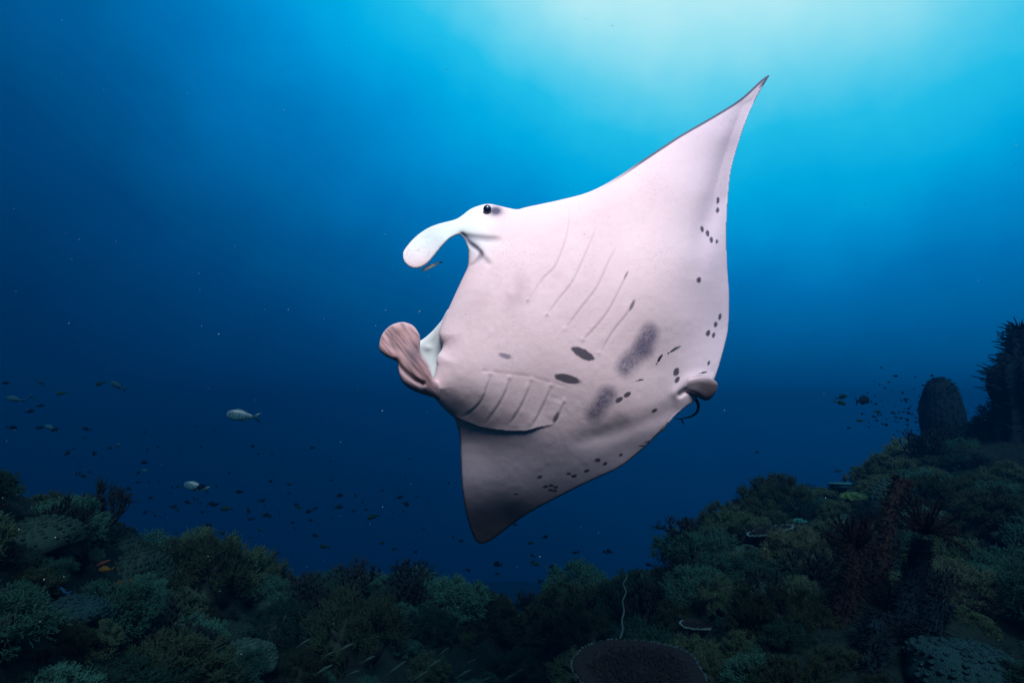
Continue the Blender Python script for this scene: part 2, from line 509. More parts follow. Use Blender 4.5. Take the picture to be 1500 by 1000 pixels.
def relief(P, dist):
    z = np.zeros(len(P))
    for gs, amp, flip in ((GILLS, 0.0028, 1), (GILLS_LOW, 0.0040, -1)):
        for g in gs:
            dd, _, s, t = line_info(P, g)
            fade = np.sin(math.pi*0.5*np.clip(t/0.30, 0, 1))**2*np.sin(math.pi*0.5*np.clip((1-t)/0.25, 0, 1))**2
            sd2 = s*flip*dd
            flap = -np.exp(-dd/13.0)/(1+np.exp(-np.clip(sd2/0.9, -30, 30))) + 0.35*np.exp(-((sd2+1.6)/2.2)**2)
            z += amp*flap*fade
            e = np.array(g[-1])
            z += -0.0022*np.exp(-((P-e)**2).sum(1)/12.0)
    dd, _, s, t = line_info(P, SEAM)
    z += 0.0010*np.exp(-(dd/2.6)**2)*np.clip(t/.1, 0, 1)*np.clip((1-t)/.1, 0, 1)
    dd, _, s, t = line_info(P, LIP)                     # gill pouch overhangs the root of the lower wing
    fade = np.clip((t+0.08)/.1, 0, 1)*np.clip((1-t)/.25, 0, 1)
    z += fade*np.where(s > 0, 0.003*np.exp(-dd/16.0), -0.006*np.exp(-dd/12.0))
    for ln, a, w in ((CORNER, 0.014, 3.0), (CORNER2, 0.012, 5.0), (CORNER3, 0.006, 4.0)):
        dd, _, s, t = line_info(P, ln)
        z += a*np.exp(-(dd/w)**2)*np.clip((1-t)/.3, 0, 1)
    # pelvic fold and the soft wing furrows
    dd, _, s, t = line_info(P, [(996, 578), (1006, 572), (1020, 574)])
    z += 0.02*np.exp(-(dd/4)**2)
    dd, _, s, t = line_info(P, [(992, 575), (1006, 558), (1026, 551), (1042, 556)])
    z += -0.010*np.exp(-(dd/8)**2)
    dd, _, s, t = line_info(P, [(830, 650), (900, 632), (950, 615), (985, 600)])
    z += 0.009*np.exp(-(dd/13)**2)*np.clip(t/.2, 0, 1)
    dd, _, s, t = line_info(P, [(1096, 165), (1070, 230), (1044, 300), (1028, 360), (1022, 410)])
    z += 0.030*np.exp(-(dd/16)**2)*np.clip((1-t)/.4, 0, 1)
    z += 0.0016*(fbm(np.stack([P[:, 0]/9, P[:, 1]/9, 0*P[:, 0]], -1), 3, 3)-0.5)
    return z
SPOTS = [(853.6, 517.8, 19, 7.2, 29), (831.5, 554.7, 20.5, 6.8, 14), (1023.8, 409.9, 3.5, 4.6, 15), (1054.5, 464, 2.6, 5, 15), (1048, 475.4, 2.8, 4.2, 15),
         (1037.4, 487.6, 3.3, 5, 20), (1045.4, 490.5, 2.4, 4.2, 15), (906.9, 585.4, 6.2, 3.6, -33), (919, 577.6, 6, 3.5, -33), (990.6, 544.3, 4.2, 6.6, 20),
         (991.9, 556.2, 3.2, 5.4, 30), (958.9, 601, 4.8, 2.5, -32), (1038, 532, 1.9, 4, 25), (1051.5, 293.6, 2.2, 5.2, 5), (1051, 307.9, 2.4, 4.5, 5),
         (1028.3, 335.5, 2.5, 5, -10), (1036.6, 342, 2.7, 5, -8), (1042, 351.3, 2.4, 4.6, -5), (1050, 354, 1.9, 3.2, 10),
         (790.4, 698.5, 4.2, 2.5, -20), (799, 712.7, 4.2, 2.3, -5), (807.5, 711, 4, 2.2, 0), (814, 713.3, 3.8, 2.3, -10), (806.6, 717.5, 4, 2.2, 10),
         (813, 718.3, 3.6, 2.1, 0), (833.2, 693.7, 4.2, 2, 5), (840.8, 696.8, 4.6, 2.4, -8), (859.3, 689.5, 4.4, 2.2, -22), (875.5, 673.8, 4.6, 3, -5),
         (886.4, 679, 3.7, 2.2, -22), (909.4, 666.2, 3.5, 1.8, -35), (756.2, 723.4, 4.2, 1.8, 0)]
def lerp(c, col, k):
    return c*(1-k[:, None]) + np.array(col)*k[:, None]
def body_color(P, dist):
    n = len(P)
    p3 = np.stack([P[:, 0]/40, P[:, 1]/40, 0*P[:, 0]], -1)
    big, fine_ = fbm(p3, 3, 21), fbm(p3*14, 2, 31)
    c = np.tile(np.array((0.95, 0.735, 0.775)), (n, 1))*(0.94 + 0.12*big + 0.05*(fine_-0.5))[:, None]
    c = lerp(c, (0.74, 0.66, 0.80), np.clip(0.7*np.clip((P[:, 0]-930)/140, 0, 1)+0.75*np.clip((P[:, 1]-600)/90, 0, 1), 0, 0.8))
    # pinkish blush on the throat between the gills, paler lobe
    k = np.exp(-((P[:, 0]-760)/60)**2 - ((P[:, 1]-425)/32)**2)*np.clip((fbm(p3*2.2, 3, 41)-0.42)*3, 0, 1)
    c = lerp(c, (0.55, 0.40, 0.46), 0.55*k)
    lobe = np.clip((735-P[:, 0])/50, 0, 1)*np.clip((392-P[:, 1])/40, 0, 1)
    c = lerp(c, (0.82, 0.93, 0.93), 0.95*lobe)
    vein = (np.abs(fbm(np.stack([P[:, 0]/16+P[:, 1]/30, P[:, 1]/10, 0*P[:, 0]], -1), 3, 51)-0.5) < 0.03)
    c = lerp(c, (0.72, 0.55, 0.58), 0.35*vein*np.clip((645-P[:, 0])/25, 0, 1)*(P[:, 1] < 400))
    # tiny freckles
    fr = fbm(p3*30, 1, 61)
    c = lerp(c, (0.30, 0.26, 0.33), 0.35*np.clip((fr-0.86)*8, 0, 1))
    dark = (0.060, 0.055, 0.085)
    wob = 0.28*(fbm(p3*9, 2, 71)-0.5)
    for (x, y, rx, ry, a) in SPOTS:
        ca, sa = math.cos(R(a)), math.sin(R(a))
        dx, dy = P[:, 0]-x, P[:, 1]-y
        e = np.hypot((dx*ca+dy*sa)/rx, (-dx*sa+dy*ca)/ry) + wob
        c = lerp(c, dark, 0.93*np.clip((1.08-e)/0.22, 0, 1))
    grain = 0.55 + 0.9*fbm(p3*26, 2, 81)
    for (A, B, r, k0) in (((953, 488), (942, 510), 20, 0.78), ((942, 510), (916, 536), 21, 0.74), ((890, 580), (869, 606), 19, 0.85), ((906, 610), (912, 612), 12, 0.22)):
        A, B = np.array([A], float), np.array([B], float)
        dd, _, _, _ = seg_dist(P, A, B)
        k = np.clip((r+8*(fbm(p3*2.4, 3, 91)-0.5)-dd)/(r*0.7), 0, 1)
        c = lerp(c, (0.17, 0.15, 0.23), np.clip(k0*k*grain, 0, 0.95))
    # faded blotch ahead of the lower gills
    e = np.hypot(((P[:, 0]-739.5)*.966+(P[:, 1]-521)*.26)/13, (-(P[:, 0]-739.5)*.26+(P[:, 1]-521)*.966)/4.8)+1.4*wob
    c = lerp(c, (0.20, 0.19, 0.27), 0.8*np.clip((1.0-e)/0.5, 0, 1))
    # gill slit lines and their dark ends
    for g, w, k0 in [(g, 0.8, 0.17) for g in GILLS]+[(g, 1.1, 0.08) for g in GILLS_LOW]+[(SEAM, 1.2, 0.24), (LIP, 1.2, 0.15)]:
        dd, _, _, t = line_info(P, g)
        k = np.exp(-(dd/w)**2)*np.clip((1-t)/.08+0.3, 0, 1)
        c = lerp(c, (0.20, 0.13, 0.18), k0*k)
    for (x, y, rx, ry, a, k0) in ((926, 447, 2.6, 9, 24, 0.75), (917, 403, 1.3, 7, 26, 0.7), (814.5, 611, 3.4, 9, 24, 0.8), (773, 440, 2.5, 1.8, 0, 0.35), (801, 461, 2.5, 1.8, 0, 0.35)):
        ca, sa = math.cos(R(a)), math.sin(R(a))
        dx, dy = P[:, 0]-x, P[:, 1]-y
        e = np.hypot((dx*ca+dy*sa)/rx, (-dx*sa+dy*ca)/ry)
        c = lerp(c, (0.10, 0.09, 0.14), k0*np.clip((1.25-e)/0.6, 0, 1))
    # grey shade of the mouth corner, painted into the skin colour
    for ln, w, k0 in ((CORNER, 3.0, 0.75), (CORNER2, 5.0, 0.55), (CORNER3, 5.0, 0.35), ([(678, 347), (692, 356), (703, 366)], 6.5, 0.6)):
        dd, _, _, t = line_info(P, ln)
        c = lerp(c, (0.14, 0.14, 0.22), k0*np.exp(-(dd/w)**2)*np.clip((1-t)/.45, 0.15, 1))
    k = np.exp(-((P[:, 0]-726)/10)**2 - ((P[:, 1]-309)/7)**2)
    c = lerp(c, (0.03, 0.035, 0.10), 0.92*np.clip(k*1.3, 0, 1))
    # dark back colour rolling over the leading edge of the upper wing, dark margin of the lower wing tip
    le = np.clip((P[:, 0]-880)/60, 0, 1)*(305-0.782*(P[:, 0]-880)+6 > P[:, 1])   # upper-left of the wing chord
    c = lerp(c, (0.06, 0.08, 0.13), 0.95*le*np.clip((3.6+1.0*big-dist)/1.5, 0, 1))
    tip = np.clip((165-P[:, 1])/70, 0, 1)
    c = lerp(c, (0.16, 0.18, 0.28), 0.42*tip)
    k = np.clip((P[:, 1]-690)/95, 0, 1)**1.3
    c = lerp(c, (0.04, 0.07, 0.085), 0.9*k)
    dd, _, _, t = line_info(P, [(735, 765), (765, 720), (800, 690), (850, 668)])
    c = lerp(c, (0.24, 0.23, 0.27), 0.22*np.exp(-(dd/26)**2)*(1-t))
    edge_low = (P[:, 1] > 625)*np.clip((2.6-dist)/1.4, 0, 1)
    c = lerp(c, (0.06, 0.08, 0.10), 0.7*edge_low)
    return np.clip(c, 0.01, 0.95)
BACK = (0.030, 0.034, 0.045)
mid = at(np.array(850.), np.array(480.), np.array(3.0))
manta = thing('manta_ray', 'large white-bellied ray with dark spots banking above the reef', 'manta ray', tuple(mid))
def mchild(name, me, label=None):
    o = obj(name, me, manta, label)
    o.matrix_parent_inverse = Matrix.Translation(-Vector(mid))
    return o
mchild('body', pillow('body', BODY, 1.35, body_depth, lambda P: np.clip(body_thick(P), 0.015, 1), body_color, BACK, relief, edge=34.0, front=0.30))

LOBE = [(615.7, 498), (613.6, 488.4), (606.1, 477.7), (595.5, 472.6), (585.9, 471.8), (572, 476.7), (560.3, 488.4), (555.4, 503.3), (556.6, 512.9),
        (563.5, 520.4), (573, 525.5), (581.6, 530), (583.7, 541.7), (585.9, 552.4), (592.3, 563), (608.3, 573.3), (625.3, 579), (637, 583),
        (656, 590), (664, 575), (652, 562), (636.5, 556), (630.7, 543.9), (625.3, 531), (617.9, 520.4), (615, 509.7)]
FOLD = [(579, 529), (592, 543), (606, 555), (620, 562)]
def lobe_color(P, dist):
    a = (P[:, 0]-585)*0.62 + (P[:, 1]-500)*0.78
    b = -(P[:, 0]-585)*0.78 + (P[:, 1]-500)*0.62
    st = fbm(np.stack([a/22, b/2.6, 0*a], -1), 3, 7)
    c = lerp(np.tile(np.array((0.62, 0.38, 0.39)), (len(P), 1)), (0.22, 0.14, 0.15), np.clip((st-0.36)*2.6, 0, 1))
    c = lerp(c, (0.14, 0.115, 0.15), 0.75*np.exp(-((P[:, 0]-606)/14)**2-((P[:, 1]-520)/17)**2))
    c = lerp(c, (0.62, 0.45, 0.48), 0.7*np.clip((3-dist)/2.5, 0, 1))
    dd, _, s, t = line_info(P, FOLD)
    c = lerp(c, (0.58, 0.44, 0.50), 0.7*(s > 0)*np.clip((P[:, 1]-530)/10, 0, 1)*np.clip(dd/6, 0, 1)*(P[:, 0] < 640))
    c = lerp(c, (0.08, 0.07, 0.10), 0.7*np.exp(-(dd/3.0)**2))
    c = lerp(c, (0.66, 0.50, 0.54), np.clip((P[:, 0]-628)/16, 0, 1))
    return c
def lobe_relief(P, dist):
    dd, _, s, t = line_info(P, FOLD)
    a = (P[:, 0]-585)*0.62 + (P[:, 1]-500)*0.78
    b = -(P[:, 0]-585)*0.78 + (P[:, 1]-500)*0.62
    return 0.012*np.exp(-(dd/3.5)**2) + 0.004*(fbm(np.stack([a/26, b/3.4, 0*a], -1), 2, 7)-0.5)
lobe_depth = tps([(585, 490, 2.79), (560, 505, 2.76), (605, 525, 2.77), (590, 550, 2.76), (625, 560, 2.80), (650, 575, 2.90), (612, 490, 2.79)])
mchild('cephalic_lobe', pillow('cephalic_lobe', LOBE, 1.2, lobe_depth, lambda P: 0.055+0*P[:, 0], lobe_color, (0.62, 0.50, 0.52), lobe_relief, edge=12, front=0.5), 'brownish pink furled lobe beside the mouth')
MOUTH = [(658, 452), (646, 470), (631.7, 486.3), (619, 497), (608, 504), (610, 522), (622, 540), (630, 560), (645, 560), (662, 540), (672, 500), (672, 465)]
mouth_depth = tps([(655, 455, 2.90), (615, 500, 2.97), (612, 520, 2.98), (632, 555, 2.96), (660, 540, 2.95), (665, 480, 2.93)])
def mouth_color(P, dist):
    c = np.tile(np.array((0.86, 0.93, 0.93)), (len(P), 1))
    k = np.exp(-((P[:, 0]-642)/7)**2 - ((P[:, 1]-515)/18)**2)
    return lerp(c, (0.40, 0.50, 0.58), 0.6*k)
def mouth_relief(P, dist):
    return -0.006*np.exp(-((P[:, 0]-627)/6)**2 - ((P[:, 1]-509)/5)**2)
mchild('mouth', pillow('mouth', MOUTH, 1.6, mouth_depth, lambda P: 0.05+0*P[:, 0], mouth_color, BACK, mouth_relief, edge=10, front=0.5), 'pale inner lip of the open mouth')
PELV = [(1000, 560), (1020, 552), (1035, 552.5), (1045, 556), (1050, 560), (1051, 565), (1047.6, 575.4), (1041.3, 583.5), (1035, 586.5), (1027, 584.5), (1017, 578), (1004, 574)]
pelv_depth = tps([(1005, 565, 3.16), (1030, 560, 3.14), (1048, 565, 3.20), (1035, 584, 3.22), (1018, 576, 3.16)])
def pelv_color(P, dist):
    c = np.tile(np.array((0.55, 0.45, 0.50)), (len(P), 1))
    c = lerp(c, (0.36, 0.27, 0.30), np.clip((P[:, 0]-1015)/25, 0, 1))
    return lerp(c, (0.20, 0.14, 0.17), 0.6*np.clip((2-dist)/2, 0, 1)*(P[:, 1] > 572))
mchild('pelvic_fin', pillow('pelvic_fin', PELV, 1.0, pelv_depth, lambda P: 0.045+0*P[:, 0], pelv_color, (0.10, 0.09, 0.11), None, edge=9, front=0.5))

def tube(pts, radii, sides=8, closed_ends=True):
    P = np.asarray(pts, float)
    n = len(P)
    rad = np.broadcast_to(np.asarray(radii, float), (n,))
    T = np.gradient(P, axis=0)
    T /= np.linalg.norm(T, axis=1)[:, None] + 1e-12
    up = np.array((0.13, 0.31, 0.94))
    A = np.cross(T, up); A /= np.linalg.norm(A, axis=1)[:, None] + 1e-9
    B = np.cross(T, A)
    th = np.arange(sides)*2*math.pi/sides
    V = P[:, None] + rad[:, None, None]*(np.cos(th)[None, :, None]*A[:, None]+np.sin(th)[None, :, None]*B[:, None])
    V = V.reshape(-1, 3)
    Fc = []
    for i in range(n-1):
        for k in range(sides):
            k2 = (k+1) % sides
            Fc.append((i*sides+k, i*sides+k2, (i+1)*sides+k2, (i+1)*sides+k))
    if closed_ends:
        Fc.append(tuple(range(sides))[::-1]); Fc.append(tuple((n-1)*sides+k for k in range(sides)))
    return V, Fc
tp = catmull([(1018, 583), (1023, 592), (1021, 603), (1012, 609.5), (1000, 612.5), (990, 613.5)], 6, closed=False)
tv, tf = tube(at(tp[:, 0], tp[:, 1], np.linspace(3.24, 3.5, len(tp))), np.linspace(0.011, 0.0028, len(tp)), 8)
mchild('tail', mesh('tail', tv, tf, M['skin'], attr=np.tile(np.array((0.10, 0.12, 0.14)), (len(tv), 1))), 'thin dark tail curling behind the pelvic fin')

def ball(c, rx, ry, rz, nu=16, nv=10):
    V, Fc = [], []
    for i in range(nv+1):
        p = math.pi*i/nv
        for k in range(nu):
            t = 2*math.pi*k/nu
            V.append((c[0]+rx*math.sin(p)*math.cos(t), c[1]+ry*math.sin(p)*math.sin(t), c[2]+rz*math.cos(p)))
    for i in range(nv):
        for k in range(nu):
            k2 = (k+1) % nu
            Fc.append((i*nu+k, (i+1)*nu+k, (i+1)*nu+k2, i*nu+k2))
    return V, Fc
ez = float(body_depth(np.array([[714., 306.]]))[0])
ec = at(np.array(713.8), np.array(306.5), np.array(ez-0.042))
ev, ef = ball(ec, 0.022, 0.018, 0.024)
mchild('eye', mesh('eye', ev, ef, M['eye']))

# ------------------------------------------------------------------ fish
def fish_mesh(name, L, H, W, mat, tail=0.30, dorsal=0.22, anal=0.18, attr=None, nseg=14, sides=10, fork=0.5, bend=0.0, parts=False):
    """fish facing -X, belly -Z, centred on its body; returns body mesh or (body, tail, dorsal, anal)"""
    xs = np.linspace(0, 1, nseg)
    prof = np.sin(math.pi*np.clip(xs, 0, 1)**0.72)**0.75*(1-0.25*xs) + 0.10*(xs > 0.85)
    prof = np.clip(prof, 0.03, None)
    prof[-1] = 0.13
    th = np.arange(sides)*2*math.pi/sides
    V = []
    for x, p in zip(xs, prof):
        for t in th:
            V.append(((x-0.5)*L, W*0.5*p*math.cos(t), H*0.5*p*math.sin(t)))
    Fc = []
    for i in range(nseg-1):
        for k in range(sides):
            k2 = (k+1) % sides
            Fc.append((i*sides+k, (i+1)*sides+k, (i+1)*sides+k2, i*sides+k2))
    Fc.append(tuple(range(sides))); Fc.append(tuple((nseg-1)*sides+k for k in range(sides))[::-1])
    th_ = W*0.06
    def plate(poly):
        n = len(poly)
        v = [(x, th_, z) for x, z in poly]+[(x, -th_, z) for x, z in poly]
        f = [tuple(range(n))[::-1], tuple(range(n, 2*n))]+[(k, (k+1) % n, n+(k+1) % n, n+k) for k in range(n)]
        return v, f
    tl = [(0.46*L, 0.05*H), (0.5*L+tail*L, 0.46*H), (0.5*L+tail*L*(1-fork), 0.0), (0.5*L+tail*L, -0.46*H), (0.46*L, -0.05*H)]
    def top(x):
        return 0.5*H*float(np.interp(x+0.5, xs, prof))
    dl = [(-0.22*L, top(-0.22)*0.9), (-0.12*L, top(-.12)+dorsal*H), (0.1*L, top(.1)+dorsal*H*0.8), (0.33*L, top(.33)+dorsal*H*0.75), (0.36*L, top(.36)*0.7), (0.1*L, top(.1)*0.8)]
    al = [(0.02*L, -top(.02)*0.85), (0.12*L, -top(.12)-anal*H), (0.34*L, -top(.34)-anal*H*0.7), (0.37*L, -top(.37)*0.7), (0.2*L, -top(.2)*0.7)]
    pieces = [(V, Fc), plate(tl), plate(dl), plate(al)]
    def fin(v):
        v = np.array(v, float)
        v[:, 1] += bend*(v[:, 0]/L)**2*L
        return v
    if parts:
        return [(fin(v), f) for v, f in pieces]
    VV, FF, o = [], [], 0
    for v, f in pieces:
        VV += list(v); FF += [tuple(i+o for i in q) for q in f]; o += len(v)
    VV = fin(VV)
    return mesh(name, VV, FF, mat, attr=None if attr is None else attr(VV))
def place(o, u, v, depth, yaw, pitch=0.0, roll=0.0, s=1.0):
    o.location = tuple(at(np.array(float(u)), np.array(float(v)), np.array(float(depth))))
    o.rotation_euler = (R(roll), R(pitch), R(yaw))
    o.scale = (s, s, s)
    return o
rng = random.Random(4)

# big silver barred fish (with parts)
def barred(name, label, u, v, depth, L, yaw, pitch):
    pcs = fish_mesh('', L, L*0.46, L*0.15, None, tail=0.30, dorsal=0.10, anal=0.10, parts=True, nseg=30, sides=14)
    t = thing(name, label, 'fish', group='silver barred fish in open water')
    for nm, (vv, ff) in zip(('body', 'tail_fin', 'dorsal_fin', 'anal_fin'), pcs):
        c = np.tile(np.array((0.022, 0.095, 0.135)), (len(vv), 1))
        if nm == 'body':
            bars = (np.sin((vv[:, 0]/L+0.5)*2*math.pi*8.5) > 0.15)*(vv[:, 2] > -0.10*L)
            c = lerp(c, (0.012, 0.04, 0.06), 0.85*bars)
        else:
            c *= 0.6
        obj(nm, mesh(nm, vv, ff, M['silver'], attr=c), t)
    pf = np.array([(-0.22*L, 0.085*L, -0.06*L), (-0.05*L, 0.11*L, -0.10*L), (-0.03*L, 0.105*L, -0.14*L), (-0.20*L, 0.08*L, -0.10*L)])
    pf2 = pf+np.array((0, 0.004, 0))
    obj('pectoral_fin', mesh('pectoral_fin', np.concatenate([pf, pf2]), [(0, 1, 2, 3), (7, 6, 5, 4), (0, 4, 5, 1), (1, 5, 6, 2), (2, 6, 7, 3), (3, 7, 4, 0)], M['silver'], attr=np.tile(np.array((0.1, 0.18, 0.2)), (8, 1))), t)
    for sgn in (-1,):
        ev, ef = ball((-0.37*L, sgn*0.055*L, 0.03*L), 0.025*L, 0.012*L, 0.025*L, 10, 6)
        obj('eye', mesh('eye', ev, ef, M['eye']), t)
    return place(t, u, v, depth, yaw, pitch)
barred('barred_fish', 'silver fish with dark vertical bars and forked tail above its paler twin', 351, 608, 6.0, 0.27, 12, 6)
barred('barred_fish', 'fainter silver fish crossed by a small black fish near the left reef crest', 284, 712, 6.8, 0.24, 8, 14)

dark_me = fish_mesh('small_dark_fish', 0.10, 0.052, 0.02, M['darkfish'])
olive_me = fish_mesh('small_olive_fish', 0.10, 0.045, 0.02, M['olivefish'])
pale_me = fish_mesh('pale_fish', 0.22, 0.10, 0.04, M['palefish'], dorsal=0.1, anal=0.1)
DARK_L = [(8, 561), (45, 602), (60, 594), (126, 628), (99, 663), (108, 657), (138, 664), (216, 658), (211, 677), (203, 692), (168, 715), (182, 718), (188, 715),
          (233, 704), (252, 713), (294, 713), (290, 731), (309, 737), (315, 739), (296, 750), (302, 769), (308, 770), (350, 720), (364, 748), (367, 760), (390, 754), (396, 756),
          (452, 749), (462, 744), (405, 811), (461, 784), (586, 728), (595, 738), (664, 787), (675, 792), (609, 808), (577, 804), (498, 725), (497, 742), (112, 694), (122, 697), (131, 691),
          (324, 818), (343, 858), (255, 742), (274, 735), (429, 765), (58, 626), (80, 629), (384, 733), (19, 626)]
DARK_C = [(754, 768), (799, 786), (842, 809), (847, 808), (886, 808), (892, 807), (686, 835), (728, 826), (808, 829), (950, 827), (968, 793), (957, 801), (963, 770), (728, 840), (780, 823), (791, 851)]
DARK_R = [(1341, 552), (1365, 550), (1243, 627), (1298, 622), (1336, 637), (1327, 588), (1345, 601), (1346, 599), (1331, 605), (1352, 596), (1109, 662), (1280, 610), (1263, 606), (1320, 612), (1307, 604), (1322, 575), (1350, 590), (1338, 607)]
OLIVE = [(330, 745), (326, 780), (380, 775), (545, 757), (777, 795), (780, 813), (785, 826), (1259, 616), (1286, 603), (1232, 590), (1234, 581), (438, 743), (474, 800), (560, 795), (88, 576), (146, 562)]
for (lst, lab, grp) in ((DARK_L, 'tiny dark fish hovering in a loose shoal over the left reef slope', 'dark shoal left of the ray'),
                        (DARK_C, 'tiny dark fish hovering between the lower wing tip and the reef', 'dark shoal under the ray'),
                        (DARK_R, 'tiny dark fish hovering beside the domed sponge', 'dark shoal beside the domed sponge')):
    for (u, v) in lst:
        o = obj('small_dark_fish', dark_me, None, lab, 'fish', grp)
        place(o, u, v, rng.uniform(5.6, 8.0), rng.choice((0, 180))+rng.uniform(-65, 65), rng.uniform(-25, 25), 0, rng.uniform(0.55, 0.95)*(0.6 if lst is DARK_R else 1))
for (u, v) in OLIVE:
    o = obj('small_olive_fish', olive_me, None, 'tiny olive fish among the dark shoal in open water', 'fish', 'olive fish in the shoals')
    place(o, u, v, rng.uniform(5, 6.5), rng.choice((0, 180))+rng.uniform(-50, 50), rng.uniform(-20, 20), 0, rng.uniform(0.6, 1.0))
for k in range(95):
    u = rng.triangular(20, 720, 330); v = rng.triangular(600, 815, 745)
    if v > np.interp(u, [0, 60, 150, 270, 420, 720], [670, 680, 725, 800, 815, 820])-8: continue
    o = obj('small_dark_fish', dark_me, None, 'tiny dark fish hovering in a loose shoal over the left reef slope', 'fish', 'dark shoal left of the ray')
    place(o, u, v, rng.uniform(8, 12), rng.uniform(0, 360), rng.uniform(-20, 20), 0, rng.uniform(0.35, 0.8))
for k in range(50):
    u = rng.triangular(1235, 1370, 1325); v = rng.triangular(535, 655, 600)
    if u > 1352: continue
    o = obj('small_dark_fish', dark_me, None, 'tiny dark fish hovering beside the domed sponge', 'fish', 'dark shoal beside the domed sponge')
    place(o, u, v, rng.uniform(6.5, 8.0), rng.uniform(0, 360), rng.uniform(-20, 20), 0, rng.uniform(0.25, 0.5))
for (u, v, s, yaw, p) in ((171, 564, 0.75, 35, 30), (73, 626, 0.6, 20, 25), (172, 652, 0.5, 160, 20), (20, 584, 0.8, 15, 10), (60, 560, 0.4, 60, 40), (212, 689, 0.35, 10, 5), (46, 580, 0.35, 70, 40)):
    o = obj('pale_fish', pale_me, None, 'faint pale blue fish drifting beyond the dark shoal', 'fish', 'pale fish beyond the shoal')
    place(o, u, v, 7.5, yaw, p, 0, s)
trig = fish_mesh('dark_oval_fish', 0.15, 0.10, 0.04, M['darkfish'], tail=0.2, dorsal=0.14, anal=0.14)
place(obj('dark_oval_fish', trig, None, 'single larger dark oval fish alone in open water left of the domed sponge', 'fish'), 1265, 586, 6.2, 190, 8)

# slender fish near the reef
slim = fish_mesh('slender_fish', 0.15, 0.022, 0.018, M['fusilier'], tail=0.16, dorsal=0.3, anal=0.2, fork=0.7)
slimred = fish_mesh('slender_reddish_fish', 0.15, 0.022, 0.018, M['redfish'], tail=0.16, dorsal=0.3, anal=0.2, fork=0.7)
for (u, v) in [(445, 941), (506, 948), (550, 934), (482, 958), (475, 980), (518, 985), (588, 972), (578, 980), (636, 972), (650, 954), (688, 970), (680, 986), (710, 996), (540, 965), (615, 990), (735, 976), (745, 992), (760, 983), (700, 948)]:
    h = hit(u, v)
    dpt = max(1.8, (h[1])*0.86)
    o = obj('slender_fish', slim, None, 'slender fish darting low over the dark reef hollow', 'fish', 'slender fish over the hollow')
    place(o, u, v, dpt, rng.uniform(-12, 12)+180, -rng.uniform(22, 36)*-1, 0, rng.uniform(0.5, 0.85))
for (u, v, s) in ((62, 770, 0.75), (70, 777, 0.6), (156, 780, 0.55), (148, 826, 0.8), (3, 741, 0.5), (368, 840, 0.9)):
    h = hit(u, v)
    o = obj('slender_reddish_fish', slimred, None, 'slender reddish fish skimming the left reef slope', 'fish', 'reddish fish on the left slope')
    place(o, u, v, h[1]*0.93, rng.uniform(-10, 10)+180, 25, 0, s)
oval = {}
for key in ('yellow', 'bluefish'):
    oval[key] = fish_mesh('reef_fish', 0.12, 0.065, 0.03, M[key])
for (key, u, v, s, yaw, p, lab) in (
        ('yellow', 30, 719, 0.95, 30, 45, 'yellow fish above the coral at the far left of the slope'),
        ('yellow', 153, 834, 0.55, 20, 0, 'orange yellow fish just under a reddish slender fish'),
        ('yellow', 376, 845, 0.4, 10, -20, 'small orange fish behind a reddish fish on the slope'),
        ('bluefish', 88, 866, 0.5, 30, 20, 'bright blue fish beside mixed corals on the left slope'),
        ('bluefish', 74, 895, 0.5, 10, 10, 'deep blue fish low among mixed corals on the left slope'),
        ('yellow', 484, 852, 0.4, 10, 10, 'small yellow fish at the foot of the dark antler coral')):
    h = hit(u, v)
    o = obj('reef_fish', oval[key], None, lab, 'fish')
    place(o, u, v, h[1]*0.93, yaw, p, 0, s)

# cleaner wrasses round the ray
def wr_attr(V):
    c = np.tile(np.array((0.75, 0.78, 0.80)), (len(V), 1))
    c = lerp(c, (0.01, 0.012, 0.02), 1.0*(V[:, 2] > -0.0025))
    return lerp(c, (0.01, 0.012, 0.02), 1.0*(V[:, 0] > 0.05))
def wr_dark(V):
    return np.tile(np.array((0.02, 0.022, 0.03)), (len(V), 1))
wr = fish_mesh('cleaner_wrasse', 0.085, 0.016, 0.012, M['wrasse'], tail=0.12, dorsal=0.2, anal=0.1, fork=0.2, attr=wr_attr)
wrd = fish_mesh('cleaner_wrasse', 0.075, 0.017, 0.012, M['wrasse'], tail=0.14, dorsal=0.2, anal=0.15, fork=0.2, attr=wr_dark)
for (me, u, v, dpt, s, yaw, p, lab) in (
        (wr, 631, 390.5, 2.72, 1.15, 10, -28, 'slim black and white cleaner fish below the upper curled head lobe'),
        (wr, 989, 511.5, 2.92, 0.85, 170, 30, 'slim black and white cleaner fish against the rear belly'),
        (wrd, 966.5, 525, 2.90, 0.75, 170, 58, 'grey cleaner fish beside the large smudge on the belly'),
        (wrd, 938, 556.5, 2.86, 0.48, 170, 12, 'dark cleaner fish between the two belly smudges'),
        (wrd, 1031, 545.5, 3.02, 0.5, 170, 12, 'dark cleaner fish just above the pelvic fin'),
        (wrd, 999.5, 617, 3.3, 0.55, 20, 62, 'dark cleaner fish under the looped tail'),
        (wrd, 973, 626, 3.12, 0.75, 10, -55, 'dark cleaner fish along the belly edge nearest the tail'),
        (wrd, 948.5, 646.5, 3.10, 0.65, 10, -10, 'dark cleaner fish on the trailing edge of the lower wing'),
        (wrd, 940, 652.5, 3.10, 0.6, 10, 0, 'dark cleaner fish just under its twin on the lower wing edge')):
    o = obj('cleaner_wrasse', me, None, lab, 'fish', 'cleaner fish attending the ray')
    place(o, u, v, dpt, yaw, p, 0, s)

